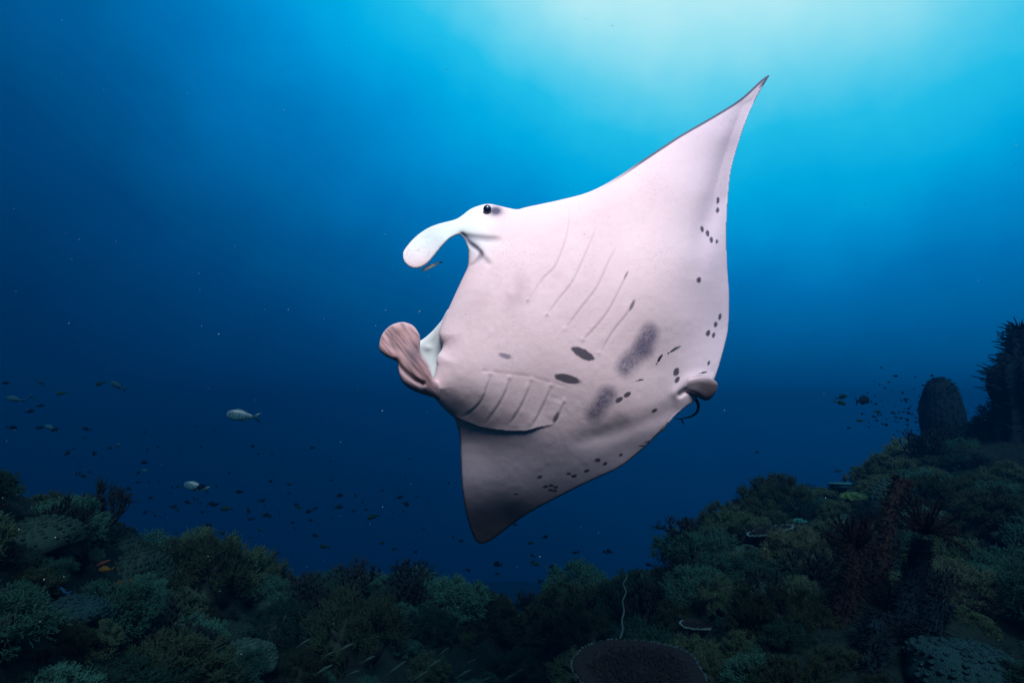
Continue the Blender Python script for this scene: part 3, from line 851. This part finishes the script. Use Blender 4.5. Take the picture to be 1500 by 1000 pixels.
# ------------------------------------------------------------------ corals: prototypes
def cones(P, T, r, sides=3):
    """many thin tapered fingers, P base (n,3), T tip (n,3)"""
    n = len(P)
    D = T-P
    D = D/(np.linalg.norm(D, axis=1)[:, None]+1e-9)
    up = np.where(np.abs(D[:, 2:3]) > 0.9, np.array([[1., 0, 0]]), np.array([[0., 0, 1]]))
    A = np.cross(D, up); A /= np.linalg.norm(A, axis=1)[:, None]+1e-9
    B = np.cross(D, A)
    r = np.broadcast_to(np.asarray(r, float), (n,))[:, None]
    th = np.arange(sides)*2*math.pi/sides
    ring = [P + r*(math.cos(t)*A+math.sin(t)*B) for t in th]
    ring2 = [P + (T-P)*0.8 + 0.75*r*(math.cos(t)*A+math.sin(t)*B) for t in th]
    V = np.stack(ring+ring2+[T], 1)
    m = 2*sides+1
    V = V.reshape(-1, 3)
    off = np.arange(n)[:, None]*m
    Fc = []
    for k in range(sides):
        k2 = (k+1) % sides
        Fc.append(np.concatenate([off+k, off+k2, off+sides+k2], 1)); Fc.append(np.concatenate([off+k, off+sides+k2, off+sides+k], 1))
        Fc.append(np.concatenate([off+sides+k, off+sides+k2, off+2*sides], 1))
    return V, np.concatenate(Fc)
def join(parts):
    V, Fc, o = [], [], 0
    for v, f in parts:
        v = np.asarray(v, float)
        V.append(v)
        Fc += [tuple(int(i)+o for i in q) for q in (f.tolist() if hasattr(f, 'tolist') else f)]
        o += len(v)
    return np.concatenate(V), Fc
def lump(rx, rz, seed, amp=0.25, nu=20, nv=12, freq=2.0, z0=0.0, low=-0.35):
    V, Fc = ball((0, 0, 0), 1, 1, 1, nu, nv)
    V = np.array(V)
    nn = fbm(V*freq+seed*3.7, 4, seed)-0.5
    V = V*(1+2*amp*nn)[:, None]*np.array((rx, rx, rz))
    V[:, 2] = np.maximum(V[:, 2], low*rz)+z0
    return V, Fc
def bush_mesh(name, seed, mat, nclump=46, nf=34, flen=(0.10, 0.2), frad=0.014, flat=0.72, spread=0.75, upb=0.15, twigs=2):
    g = np.random.default_rng(seed)
    k = np.arange(nclump)+0.5
    ph = np.arccos(1-k/nclump*1.05)
    th = math.pi*(1+5**0.5)*k + g.normal(0, 0.25, nclump)
    Dn = np.stack([np.sin(ph)*np.cos(th), np.sin(ph)*np.sin(th), np.cos(ph)], 1)
    Dn += g.normal(0, 0.10, Dn.shape); Dn /= np.linalg.norm(Dn, axis=1)[:, None]
    rad = 0.50 + 0.42*g.random(nclump)
    C = Dn*rad[:, None]*np.array((1, 1, flat))
    P, T = [], []
    for i in range(nclump):
        dirs = Dn[i] + g.normal(0, spread, (nf, 3)) + np.array((0, 0, upb))
        dirs /= np.linalg.norm(dirs, axis=1)[:, None]
        ln = g.uniform(flen[0], flen[1], nf)[:, None]
        p = C[i] + dirs*0.03 + g.normal(0, 0.035, (nf, 3)) - Dn[i]*0.04
        P.append(p); T.append(p+dirs*ln)
        for w in range(twigs):
            d2 = dirs + g.normal(0, 0.7, (nf, 3)); d2 /= np.linalg.norm(d2, axis=1)[:, None]
            q0 = p + dirs*ln*g.uniform(0.45, 0.85, (nf, 1))
            P.append(q0); T.append(q0 + d2*ln*g.uniform(0.3, 0.55, (nf, 1)))
    P, T = np.concatenate(P), np.concatenate(T)
    V1, F1 = cones(P, T, frad*g.uniform(0.7, 1.2, len(P)))
    return mesh(name, V1, F1, mat, smooth=False)
def stems_mesh(name, seed, mat, nclump=46, flat=0.72):
    g = np.random.default_rng(seed)
    lv, lf = lump(0.50, 0.42*flat/0.72, seed, 0.28, 18, 10)
    P = np.zeros((24, 3)); P[:, 2] = -0.12
    a = g.uniform(0, 2*math.pi, 24)
    T = np.stack([0.55*np.cos(a), 0.55*np.sin(a), g.uniform(0.05, 0.5, 24)], 1)
    cv, cf = cones(P, T, 0.07, 5)
    return mesh(name, *join([(lv, lf), (cv, cf)]), mat)
def proto(name, pieces):
    """a hidden-away prototype: list of (part name, mesh)"""
    return name, pieces
PROTO = {
    'soft': [proto('soft_coral', [('branches', bush_mesh('branches', s, M['soft'], 120, 34, (0.06, 0.14), 0.0078)), ('stalk', stems_mesh('stalk', s, M['stem']))]) for s in (1, 2, 3)],
    'tuft': [proto('tufted_coral', [('fingers', bush_mesh('fingers', s, M['tuft'], 110, 30, (0.10, 0.24), 0.008, 0.8, 0.38, 0.6, 2)), ('stalk', stems_mesh('stalk', s, M['stem'], flat=0.8))]) for s in (11, 12)],
    'fine': [proto('feathery_coral', [('branches', bush_mesh('branches', s, M['soft'], 150, 32, (0.04, 0.10), 0.007, 0.62, 0.9, 0.1, 2)), ('stalk', stems_mesh('stalk', s, M['stem'], flat=0.62))]) for s in (21, 22)],
    'fan': [proto('fan_coral', [('branches', bush_mesh('branches', 31, M['pale'], 110, 36, (0.10, 0.24), 0.006, 0.9, 0.35, 0.5, 2)), ('stalk', stems_mesh('stalk', 31, M['stem'], flat=0.8))])],
}
def knob_lump(name, seed, mat, knobs=420, rx=0.9, rz=0.6, kr=(0.02, 0.065)):
    g = np.random.default_rng(seed)
    lv, lf = lump(rx, rz, seed, 0.3, 30, 18, 1.6)
    parts = [(lv, lf)]
    d = g.normal(0, 1, (knobs, 3)); d[:, 2] = np.abs(d[:, 2]); d /= np.linalg.norm(d, axis=1)[:, None]
    idx = np.argmax(d@(lv/np.linalg.norm(lv, axis=1)[:, None]).T, axis=1)
    for i in range(knobs):
        r = g.uniform(*kr)
        bv, bf = ball(tuple(lv[idx[i]]), r, r, r*g.uniform(0.6, 1.3), 6, 4)
        bv = np.array(bv)+g.normal(0, r*0.12, (len(bv), 3))
        parts.append((bv, bf))
    return mesh(name, *join(parts), mat)
LUMP = [knob_lump('boulder_coral', s, M['boulder']) for s in (41, 42)]
def antler_mesh(name, seed, mat, n=26, depth_=3, r0=0.05):
    g = np.random.default_rng(seed)
    parts = []
    def grow(p, d, L, r, k):
        q = p + d*L
        pm = p + d*L*0.5 + g.normal(0, L*0.06, 3)
        parts.append(tube([p, pm, q], [r, r*0.85, r*0.65], 5))
        if k == 0: return
        for _ in range(2 if g.random() < 0.7 else 3):
            dd = d + g.normal(0, 0.42, 3) + np.array((0, 0, 0.18)); dd /= np.linalg.norm(dd)
            grow(q, dd, L*g.uniform(0.65, 0.9), r*0.68, k-1)
    for i in range(n):
        a = g.uniform(0, 2*math.pi); t = g.uniform(0.15, 0.8)
        dd = np.array((math.cos(a)*t, math.sin(a)*t, 1.0)); dd /= np.linalg.norm(dd)
        grow(np.array((0.08*math.cos(a), 0.08*math.sin(a), -0.1)), dd, g.uniform(0.28, 0.4), r0, depth_)
    return mesh(name, *join(parts), mat)
ANTLER = [antler_mesh('antler_coral', s, M['darkbranch'], 16, 3, 0.045) for s in (51, 52)]
NODULES = antler_mesh('nodule', 53, M['darkbranch'], 6, 2, 0.06)

# ------------------------------------------------------------------ corals: placed specials
taken = []      # (x, y, radius)
def put(o, x, y, s, sink=0.0, yaw=None, sz=None):
    z = float(ground(np.array([x]), np.array([y]))[0])
    o.location = (x, y, z-sink)
    o.rotation_euler = (rng.uniform(-.35, .35), rng.uniform(-.35, .35), rng.uniform(0, 6.28) if yaw is None else yaw)
    o.scale = (s*rng.uniform(0.8, 1.25), s*rng.uniform(0.8, 1.25), s*(sz or 1))
    return o
def table_mesh(seed, rx, ry, th_, nub, nn):
    g = np.random.default_rng(seed)
    n = 56
    a = np.arange(n)*2*math.pi/n
    rr = 1+0.16*(fbm(np.stack([np.cos(a)*2, np.sin(a)*2, 0*a], -1), 3, seed)-0.5)*2
    rings = [(0.0, 0.02), (0.35, 0.0), (0.7, 0.012), (0.93, 0.03), (1.0, 0.02), (0.94, -th_), (0.5, -th_*1.6), (0.16, -th_*3), (0.12, -0.26), (0.2, -0.42)]
    V = [np.stack([rx*f*rr*np.cos(a), ry*f*rr*np.sin(a), 0*a+z], 1) for f, z in rings]
    V = np.concatenate(V)
    Fc = [(i*n+k, i*n+(k+1) % n, (i+1)*n+(k+1) % n, (i+1)*n+k) for i in range(len(rings)-1) for k in range(n)]
    Fc = [q[::-1] for q in Fc]
    t = g.uniform(0, 2*math.pi, nn); rad = np.sqrt(g.uniform(0.0, 0.98, nn))
    rw = np.interp(t, a, rr)
    P = np.stack([rx*rad*rw*np.cos(t), ry*rad*rw*np.sin(t), 0*t+0.005], 1)
    T = P + np.stack([g.normal(0, .25, nn), g.normal(0, .25, nn), 0*t+1], 1)*nub*g.uniform(0.6, 1.2, (nn, 1))
    nv, nf_ = cones(P, T, nub*0.38, 4)
    m = n*5
    t = g.uniform(0, 2*math.pi, m); rw = np.interp(t, a, rr)
    P = np.stack([rx*0.97*rw*np.cos(t), ry*0.97*rw*np.sin(t), 0*t+0.015], 1)
    T = P + np.stack([np.cos(t), np.sin(t), g.uniform(0.0, 0.9, m)], 1)*nub*0.8
    ev, ef = cones(P, T, nub*0.34, 4)
    return (V, Fc), (nv, nf_), (ev, ef)
def table(label, u, v, depth, rx, ry, tilt=(0.05, 0, 0), mat='table', tips='tip', nn=700, nub=0.022, seed=1, name='table_coral'):
    p = at(np.array(float(u)), np.array(float(v)), np.array(float(depth)))
    t = thing(name, label, 'coral', tuple(p))
    pl, nb, ed = table_mesh(seed, rx, ry, 0.02, nub, nn)
    obj('plate', mesh('plate', *pl, M[mat]), t)
    obj('nubs', kind='stuff', me=mesh('nubs', *nb, M[mat], smooth=False), parent=t)
    obj('rim', kind='stuff', me=mesh('rim', *ed, M[tips], smooth=False), parent=t)
    t.rotation_euler = tilt
    taken.append((p[0], p[1], max(rx, ry)*0.9))
    return p
table('wide brownish table coral with pale rim in the dark hollow', 938, 981, 2.95, 0.335, 0.23, (0.22, 0, 0), tips='dimtip', nn=1300, nub=0.02, seed=3)
table('small flat dark table coral with bright pale edge beside large bushes', 1022, 919, 3.9, 0.115, 0.10, (-0.06, 0, 0), mat='table', nn=160, nub=0.018, seed=4)
table('pale speckled table coral jutting from the right slope beside a fan coral', 1128, 781, 4.9, 0.19, 0.15, (-0.08, -0.22, 0), mat='table', nn=240, nub=0.024, seed=5)
table('thin ledge of table coral under the domed sponge', 1384, 670, 7.6, 0.24, 0.2, (0.1, 0, 0), mat='soft', tips='soft', nn=200, nub=0.02, seed=6)
table('thin ledge of table coral beside the tall dark sponge column', 1452, 668, 7.6, 0.17, 0.15, (0.12, -0.2, 0), mat='soft', tips='soft', nn=160, nub=0.02, seed=7)

def special(kind, name, label, u, v, depth, s, sz=1.0, cat='coral', mat=None, idx=0):
    p = hit(u, v+s*F/depth*0.35)
    t = thing(name, label, cat, tuple(p))
    for nm, me in PROTO[kind][idx][1]:
        if mat and nm != 'stalk':
            me = me.copy(); me.materials.clear(); me.materials.append(M[mat])
        obj(nm, me, t)
    t.scale = (s, s, s*sz)
    t.rotation_euler = (0, 0, rng.uniform(0, 6.28))
    taken.append((p[0], p[1], s*0.7))
    return t
special('fan', 'fan_coral', 'large pale olive fan-like coral bush beside the speckled table coral', 1172, 812, 4.4, 0.30, 1.05)
special('fan', 'fan_coral', 'pale olive coral bush below the tall tube sponge', 1400, 862, 3.9, 0.27, 0.9)
special('tuft', 'tufted_coral', 'russet tufted coral crowning the left tube sponge', 1262, 782, 4.05, 0.15, 1.3, mat='redtuft')
special('soft', 'soft_coral', 'bright yellow green coral lobe beside a blue plate coral', 1252, 722, 5.6, 0.15, 0.55, mat='lime', idx=1)
special('fine', 'feathery_coral', 'bright aqua coral knob above the fan-like coral', 1172, 760, 5.1, 0.07, 0.8, mat='aqua')
special('fine', 'feathery_coral', 'small aqua coral tuft on the right crest', 1228, 686, 7.2, 0.11, 0.8, mat='blueplate', idx=1)
special('fine', 'feathery_coral', 'small pale round coral on the crest under the domed sponge', 1304, 668, 8.0, 0.10, 0.9, mat='blueplate')
special('tuft', 'tufted_coral', 'yellowish coral knob among grey corals on the left slope', 179, 858, 3.9, 0.08, 0.8, mat='yellow')
table('blue plate coral beside the bright yellow green lobe', 1231, 711, 5.7, 0.10, 0.08, (-0.05, 0, 0), mat='blueplate', tips='blueplate', nn=120, nub=0.02, seed=8, name='plate_coral')

# dark antler corals silhouetted on the crest
for (u, v, dpt, s, k, lab) in ((520, 868, 4.9, 0.34, 0, 'black antler-like branching coral against blue water on the crest'),
                               (600, 858, 5.3, 0.30, 1, 'dark branching coral behind pale feathery corals on the crest'),
                               (1000, 792, 5.3, 0.30, 1, 'spindly dark branching coral reaching out from the right slope'),
                               (775, 898, 5.6, 0.26, 0, 'low dark branching coral in the gap of the crest')):
    p = at(np.array(float(u)), np.array(float(v)), np.array(float(dpt)))
    t = obj('antler_coral', ANTLER[k], None, lab, 'coral')
    t.location = tuple(p); t.scale = (s, s, s*0.8); t.rotation_euler = (0, 0, rng.uniform(0, 6))
    taken.append((p[0], p[1], s*0.5))

# whip coral
wp = catmull([(908, 935), (912, 922), (911, 908), (914, 895), (912, 880), (917, 867), (913, 855), (918, 845), (917, 840)], 5, closed=False)
wv, wf = tube(at(wp[:, 0], wp[:, 1], np.linspace(3.55, 3.6, len(wp))), np.linspace(0.0068, 0.004, len(wp)), 6)
obj('whip_coral', mesh('whip_coral', wv, wf, M['whip']), None, 'thin pale wavy whip coral standing behind the brownish table coral', 'coral')

# tube sponges
def sponge_tube(name, label, pts, rad, seed, mat='sponge', amp=0.25, cup=True):
    d0 = dep(pts[0][0], pts[0][1])
    P = np.array([at(np.array(float(u)), np.array(float(v)), np.array(d0+dd)) for u, v, dd in pts])
    P = np.concatenate([[P[0]-(P[1]-P[0])*0.5], P])
    P = catmull(P, 8, closed=False)
    r = np.interp(np.linspace(0, 1, len(P)), np.linspace(0, 1, len(rad)), rad)
    V, Fc = tube(P, r, 22, closed_ends=False)
    V = np.array(V)
    cen = np.repeat(P, 22, 0)
    nn = fbm(V*16, 4, seed)-0.5
    ridg = np.abs(fbm(V*np.array((26, 26, 7)), 2, seed+3)-0.5)
    V = cen + (V-cen)*(1+amp*2*nn - 0.5*ridg)[:, None]
    t = thing(name, label, 'sponge', tuple(P[0]))
    inv = Matrix.Translation(-Vector(P[0]))
    n = len(P)
    Fc.append(tuple(range(22))[::-1])
    if cup:
        top = V[-22:]
        c = P[-1]; dn = P[-3]-P[-1]
        dn = dn/np.linalg.norm(dn)
        inner = [c + (top-c)*0.72, c + (top-c)*0.6 + dn*r[-1]*1.6]
        base = len(V)
        V = np.concatenate([V]+inner)
        a0 = base-22
        for j in range(2):
            s0 = a0 if j == 0 else base
            s1 = base + 22*j
            Fc += [(s0+k, s0+(k+1) % 22, s1+(k+1) % 22, s1+k) for k in range(22)]
        Fc.append(tuple(base+22+k for k in range(22)))
    else:
        Fc.append(tuple((n-1)*22+k for k in range(22)))
    o = obj('tube_wall', mesh('tube_wall', V, Fc, M[mat]), t)
    o.matrix_parent_inverse = inv
    g = np.random.default_rng(seed)
    idx = g.integers(0, n*22, 1100)
    Pn = V[idx]; Dn = (Pn-cen[idx]); Dn /= np.linalg.norm(Dn, axis=1)[:, None]
    rr = r[np.clip(idx//22, 0, n-1)][:, None]
    cv, cf = cones(Pn-Dn*0.005, Pn + (Dn+g.normal(0, .5, Dn.shape))*0.40*rr*g.uniform(0.3, 1.5, (1100, 1)), 0.0035, 3)
    o = obj('growths', mesh('growths', cv, cf, M[mat], smooth=False), t, kind='stuff')
    o.matrix_parent_inverse = inv
    taken.append((P[4][0], P[4][1], 0.10))
    return d0
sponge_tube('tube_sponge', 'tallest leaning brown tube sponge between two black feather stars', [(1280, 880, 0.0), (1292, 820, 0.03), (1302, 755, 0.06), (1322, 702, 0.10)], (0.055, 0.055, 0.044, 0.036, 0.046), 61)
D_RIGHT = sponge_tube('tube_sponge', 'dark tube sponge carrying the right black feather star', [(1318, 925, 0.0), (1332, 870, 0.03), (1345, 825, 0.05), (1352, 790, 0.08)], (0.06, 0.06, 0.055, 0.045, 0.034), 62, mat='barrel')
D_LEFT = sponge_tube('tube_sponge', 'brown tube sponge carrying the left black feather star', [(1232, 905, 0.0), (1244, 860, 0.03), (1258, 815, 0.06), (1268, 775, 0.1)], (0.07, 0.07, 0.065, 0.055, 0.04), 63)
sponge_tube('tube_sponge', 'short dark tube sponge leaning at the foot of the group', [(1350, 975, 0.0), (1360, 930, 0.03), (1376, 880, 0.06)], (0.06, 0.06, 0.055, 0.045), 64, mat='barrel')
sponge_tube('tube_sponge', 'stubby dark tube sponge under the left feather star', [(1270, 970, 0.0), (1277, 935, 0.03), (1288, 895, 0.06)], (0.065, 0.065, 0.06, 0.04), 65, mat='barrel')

# feather stars
def feather_star(label, u, v, depth, s, seed, toward):
    p = at(np.array(float(u)), np.array(float(v)), np.array(float(depth)))
    g = np.random.default_rng(seed)
    t = thing('feather_star', label, 'feather star', tuple(p))
    bv, bf = ball((0, 0, 0), 0.16, 0.16, 0.12, 12, 8)
    obj('disc', mesh('disc', bv, bf, M['black']), t)
    arms = 30
    for k in range(arms):
        a = 2*math.pi*k/arms + g.normal(0, 0.1)
        el = g.uniform(-0.1, 1.15)
        L = g.uniform(0.75, 1.15)
        tt = np.linspace(0, 1, 10)
        curl = g.uniform(0.3, 1.5)*g.choice((1, 1, -0.6))
        e = el + curl*tt**2*0.9
        st = L/10
        pts = [np.zeros(3)]
        for ee in e[:-1]:
            pts.append(pts[-1] + st*np.array((math.cos(ee)*math.cos(a), math.cos(ee)*math.sin(a), math.sin(ee))))
        pts = np.array(pts)
        v1, f1 = tube(pts, np.linspace(0.046, 0.018, 10), 5)
        seg = np.repeat(np.arange(1, 9), 4)
        fr = g.random(len(seg))[:, None]
        Pb = pts[seg]*(1-fr)+pts[seg+1]*fr
        dr = pts[seg+1]-pts[seg]; dr /= np.linalg.norm(dr, axis=1)[:, None]
        sd_ = np.cross(dr, g.normal(0, 1, dr.shape)); sd_ /= np.linalg.norm(sd_, axis=1)[:, None]
        c1, c2 = cones(Pb, Pb + (sd_*0.8+dr*0.6)*g.uniform(0.09, 0.15, (len(seg), 1)), 0.011, 3)
        obj('arm', mesh('arm', *join([(v1, f1), (c1, c2)]), M['black'], smooth=False), t)
    t.scale = (s, s, s)
    t.rotation_euler = toward
    taken.append((p[0], p[1], s*0.6))
feather_star('black feather star with curling arms on the russet left tube sponge', 1253, 796, D_LEFT-0.16, 0.185, 71, (0.5, -0.15, 0))
feather_star('black feather star with upright spread arms on the dark right tube sponge', 1354, 776, D_RIGHT-0.06, 0.20, 72, (0.25, 0.1, 0))

# domed sponge and the dark column on the right
def dome(name, label, u, v, depth, prof, seed, nu=72, ridges=26, amp=0.05, fur=1.0):
    """profile: (height m, radius m)"""
    p = at(np.array(float(u)), np.array(float(v)), np.array(float(depth)))
    pr = catmull(np.array(prof, float), 7, closed=False)
    a = np.arange(nu)*2*math.pi/nu
    V = []
    for (h, r) in pr:
        q = np.stack([np.cos(a), np.sin(a), 0*a+h*1.5], 1)
        rr = r*(1 + amp*np.sin(a*ridges+3*fbm(q*2, 2, seed)) + 0.30*(fbm(q*2.2, 4, seed+1)-0.5))
        V.append(np.stack([rr*np.cos(a), rr*np.sin(a), 0*a+h+0.05*(fbm(q*5, 2, seed+2)-0.5)], 1))
    V = np.concatenate(V)
    n = len(pr)
    Fc = [(i*nu+k, i*nu+(k+1) % nu, (i+1)*nu+(k+1) % nu, (i+1)*nu+k) for i in range(n-1) for k in range(nu)]
    Fc.append(tuple((n-1)*nu+k for k in range(nu)))
    t = thing(name, label, 'sponge', tuple(p))
    obj('body', mesh('body', V, Fc, M['barrel']), t)
    g = np.random.default_rng(seed)
    idx = g.integers(0, len(V), 700)
    Pn = V[idx]; Dn = Pn*np.array((1, 1, 0)); Dn /= np.linalg.norm(Dn, axis=1)[:, None]+1e-6
    cv, cf = cones(Pn-Dn*0.01, Pn+(Dn+g.normal(0, .4, Dn.shape)+np.array((0, 0, .5)))*fur*g.uniform(0.012, 0.032, (700, 1)), 0.008, 3)
    obj('growths', mesh('growths', cv, cf, M['barrel'], smooth=False), t, kind='stuff')
    taken.append((p[0], p[1], max(r for h, r in prof)))
dome('barrel_sponge', 'smooth domed barrel sponge standing alone on the far right reef', 1386, 660, 8.0,
     [(-0.3, 0.20), (0.0, 0.24), (0.25, 0.26), (0.5, 0.265), (0.75, 0.22), (0.92, 0.16), (1.02, 0.05)], 81)
dome('sponge_column', 'tall rough dark sponge column rising above the domed sponge', 1524, 712, 6.0,
     [(-0.5, 0.44), (0.0, 0.40), (0.4, 0.33), (0.8, 0.27), (1.1, 0.30), (1.28, 0.24), (1.36, 0.08)], 82, amp=0.14, ridges=11, fur=3.5)
dome('sponge_column', 'highest dark sponge spire behind the rough column', 1522, 700, 6.4,
     [(-0.4, 0.20), (0.0, 0.22), (0.8, 0.20), (1.3, 0.17), (1.62, 0.12), (1.72, 0.03)], 83, amp=0.14, ridges=9, fur=3.5)

# encrusted boulders
def encrusted(label, u, v, depth, s, seed, sz=0.8):
    p = at(np.array(float(u)), np.array(float(v)), np.array(float(depth)))
    p = hit(u, v)
    o = obj('encrusted_boulder', knob_lump('encrusted_boulder', seed, M['encrust'], 380, 0.95, 0.75, (0.02, 0.07)), None, label, 'boulder')
    o.location = tuple(p); o.scale = (s, s, s*sz); o.rotation_euler = (0, 0, seed)
    taken.append((p[0], p[1], s*0.8))
encrusted('blue green encrusted boulder at the foot of the olive corals', 1415, 985, 3.0, 0.25, 91, 0.75)
encrusted('blue speckled encrusted boulder on the left slope beside blue fish', 108, 905, 3.3, 0.17, 92)

# ------------------------------------------------------------------ corals: the cover of the slopes
LAB = {
    'soft': ('soft_coral', 'rounded teal grey soft coral bush'),
    'tuft': ('tufted_coral', 'olive coral bush with upright fingers'),
    'fine': ('feathery_coral', 'low fine-branched teal coral mound'),
    'lump': ('boulder_coral', 'knobbly grey green boulder coral'),
    'dark': ('antler_coral', 'blackish branching coral'),
}
def mark(u, v, depth, phrase):
    p = at(np.array(float(u)), np.array(float(v)), np.array(float(depth)))
    return (p[0], p[1], phrase)
MARKS = [mark(938, 975, 2.95, 'the wide brownish table coral'), mark(1022, 919, 3.9, 'the small table coral'), mark(1128, 781, 4.9, 'the speckled table coral'),
         mark(1384, 670, 7.6, 'the domed sponge'), mark(1500, 700, 6.6, 'the dark sponge column'), mark(1172, 812, 4.4, 'the large pale fan coral'),
         mark(1400, 862, 3.9, 'the right feather star'), mark(1252, 722, 5.6, 'the yellow green coral lobe'), mark(1228, 686, 7.2, 'the aqua tuft on the right crest'),
         mark(520, 868, 4.9, 'the black crest antler coral'), mark(775, 898, 5.6, 'the gap in the crest'), mark(1000, 792, 5.3, 'the spindly overhanging coral'),
         mark(912, 900, 3.6, 'the thin wavy whip coral'), mark(1240, 900, 3.5, 'the left feather star'), mark(1412, 1000, 3.0, 'the blue green boulder'),
         mark(108, 905, 3.3, 'the speckled left boulder'), mark(30, 719, 4.3, 'the yellow fish'), mark(179, 858, 3.9, 'the yellowish coral knob'),
         mark(370, 842, 4.6, 'the small orange fish'), mark(560, 960, 3.2, 'the slender fish in the hollow'), mark(153, 780, 4.4, 'the upper reddish fish')]
CLEAR = [(1250, 712, 22, 6.0), (1172, 757, 14, 5.6), (1110, 780, 26, 4.9), (1022, 912, 22, 3.9), (913, 885, 12, 3.6), (1253, 800, 34, 3.6), (1354, 780, 42, 3.6), (1305, 770, 24, 3.8),
         (1228, 690, 20, 7.5), (1386, 600, 36, 8.0), (1490, 640, 40, 6.2), (940, 968, 95, 2.95), (1412, 965, 45, 3.2), (88, 866, 9, 3.6), (74, 895, 8, 3.6), (153, 834, 9, 4.0), (30, 719, 14, 4.3), (372, 842, 14, 4.6), (520, 840, 26, 4.9)]
def hides(x, y, s):
    b = on_ground(x, y)
    pu, pv_ = project(b)
    f = float((b-CAM)@FWD)
    w = s*F/f
    return any(f < d-0.05 and abs(pu-u) < r_+0.8*w and pv_+0.3*w > v-r_ and pv_-0.9*w < v+0.7*r_ for u, v, r_, d in CLEAR)
tries = 0
placed = []
while tries < 22000 and len(placed) < 720:
    tries += 1
    az = rng.uniform(-0.86, 0.86)
    rc, zc = crest(np.array(az)); rc = float(rc)
    r = 2.3 + (rc+0.35-2.3)*math.sqrt(rng.random())
    x, y = r*math.sin(az), r*math.cos(az)
    hollow = math.exp(-((x+0.15)/1.0)**2 - ((y-3.45)/0.75)**2)
    if rng.random() < hollow*1.9: continue
    s = (rng.uniform(0.26, 0.38) if tries < 260 else rng.uniform(0.17, 0.34) if tries < 5000 else rng.uniform(0.09, 0.19))*(0.75+0.08*r)
    w = rng.random()
    kind = 'soft' if w < 0.30 else 'fine' if w < 0.52 else 'tuft' if w < 0.78 else 'lump' if w < 0.86 else 'dark'
    if az > 0.30 and kind == 'soft' and rng.random() < 0.5: kind = 'tuft'
    if kind in ('lump', 'dark'): s *= 0.75
    if any((x-a)**2+(y-b)**2 < (c*0.75+s*0.45)**2 for a, b, c in taken): continue
    if any((x-a)**2+(y-b)**2 < (0.53*(c+s))**2 for a, b, c in placed): continue
    if hides(x, y, s): continue
    pu, pv_ = project(on_ground(x, y))
    if 440 < pu < 850 and pv_ > 925 and rng.random() < 0.93: continue
    if pv_ > 945 and rng.random() < 0.6: continue
    placed.append((x, y, s))
    nm, lab = LAB[kind]
    near = min(MARKS, key=lambda m: (m[0]-x)**2+(m[1]-y)**2)[2]
    size = 'small ' if s < 0.2 else 'large ' if s > 0.34 else ''
    label = size+lab+' nearest to '+near
    grp = size+lab+' by '+near
    if kind == 'lump':
        o = obj(nm, rng.choice(LUMP), None, label, 'coral', grp)
    elif kind == 'dark':
        o = obj(nm, rng.choice(ANTLER), None, label, 'coral', grp)
    else:
        o = thing(nm, label, 'coral', group=grp)
        for pn, me in rng.choice(PROTO[kind])[1]:
            obj(pn, me, o)
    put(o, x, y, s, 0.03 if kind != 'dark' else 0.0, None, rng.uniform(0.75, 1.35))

# ------------------------------------------------------------------ drifting specks
g = np.random.default_rng(5)
n = 420
u = g.uniform(0, 1500, n); v = g.uniform(0, 1000, n); dp = g.uniform(1.2, 4.5, n)
P = at(u, v, dp)
r = (g.uniform(0.4, 1.0, n)**2*0.0016)[:, None]
octv = np.array([(1, 0, 0), (-1, 0, 0), (0, 1, 0), (0, -1, 0), (0, 0, 1), (0, 0, -1)])
octf = np.array([(0, 2, 4), (2, 1, 4), (1, 3, 4), (3, 0, 4), (2, 0, 5), (1, 2, 5), (3, 1, 5), (0, 3, 5)])
Vs = (P[:, None]+octv[None]*r[:, None]).reshape(-1, 3)
Fs = (np.arange(n)[:, None, None]*6+octf[None]).reshape(-1, 3)
obj('drifting_specks', mesh('drifting_specks', Vs, Fs, M['speck']), kind='stuff', label='tiny pale specks drifting in the water')
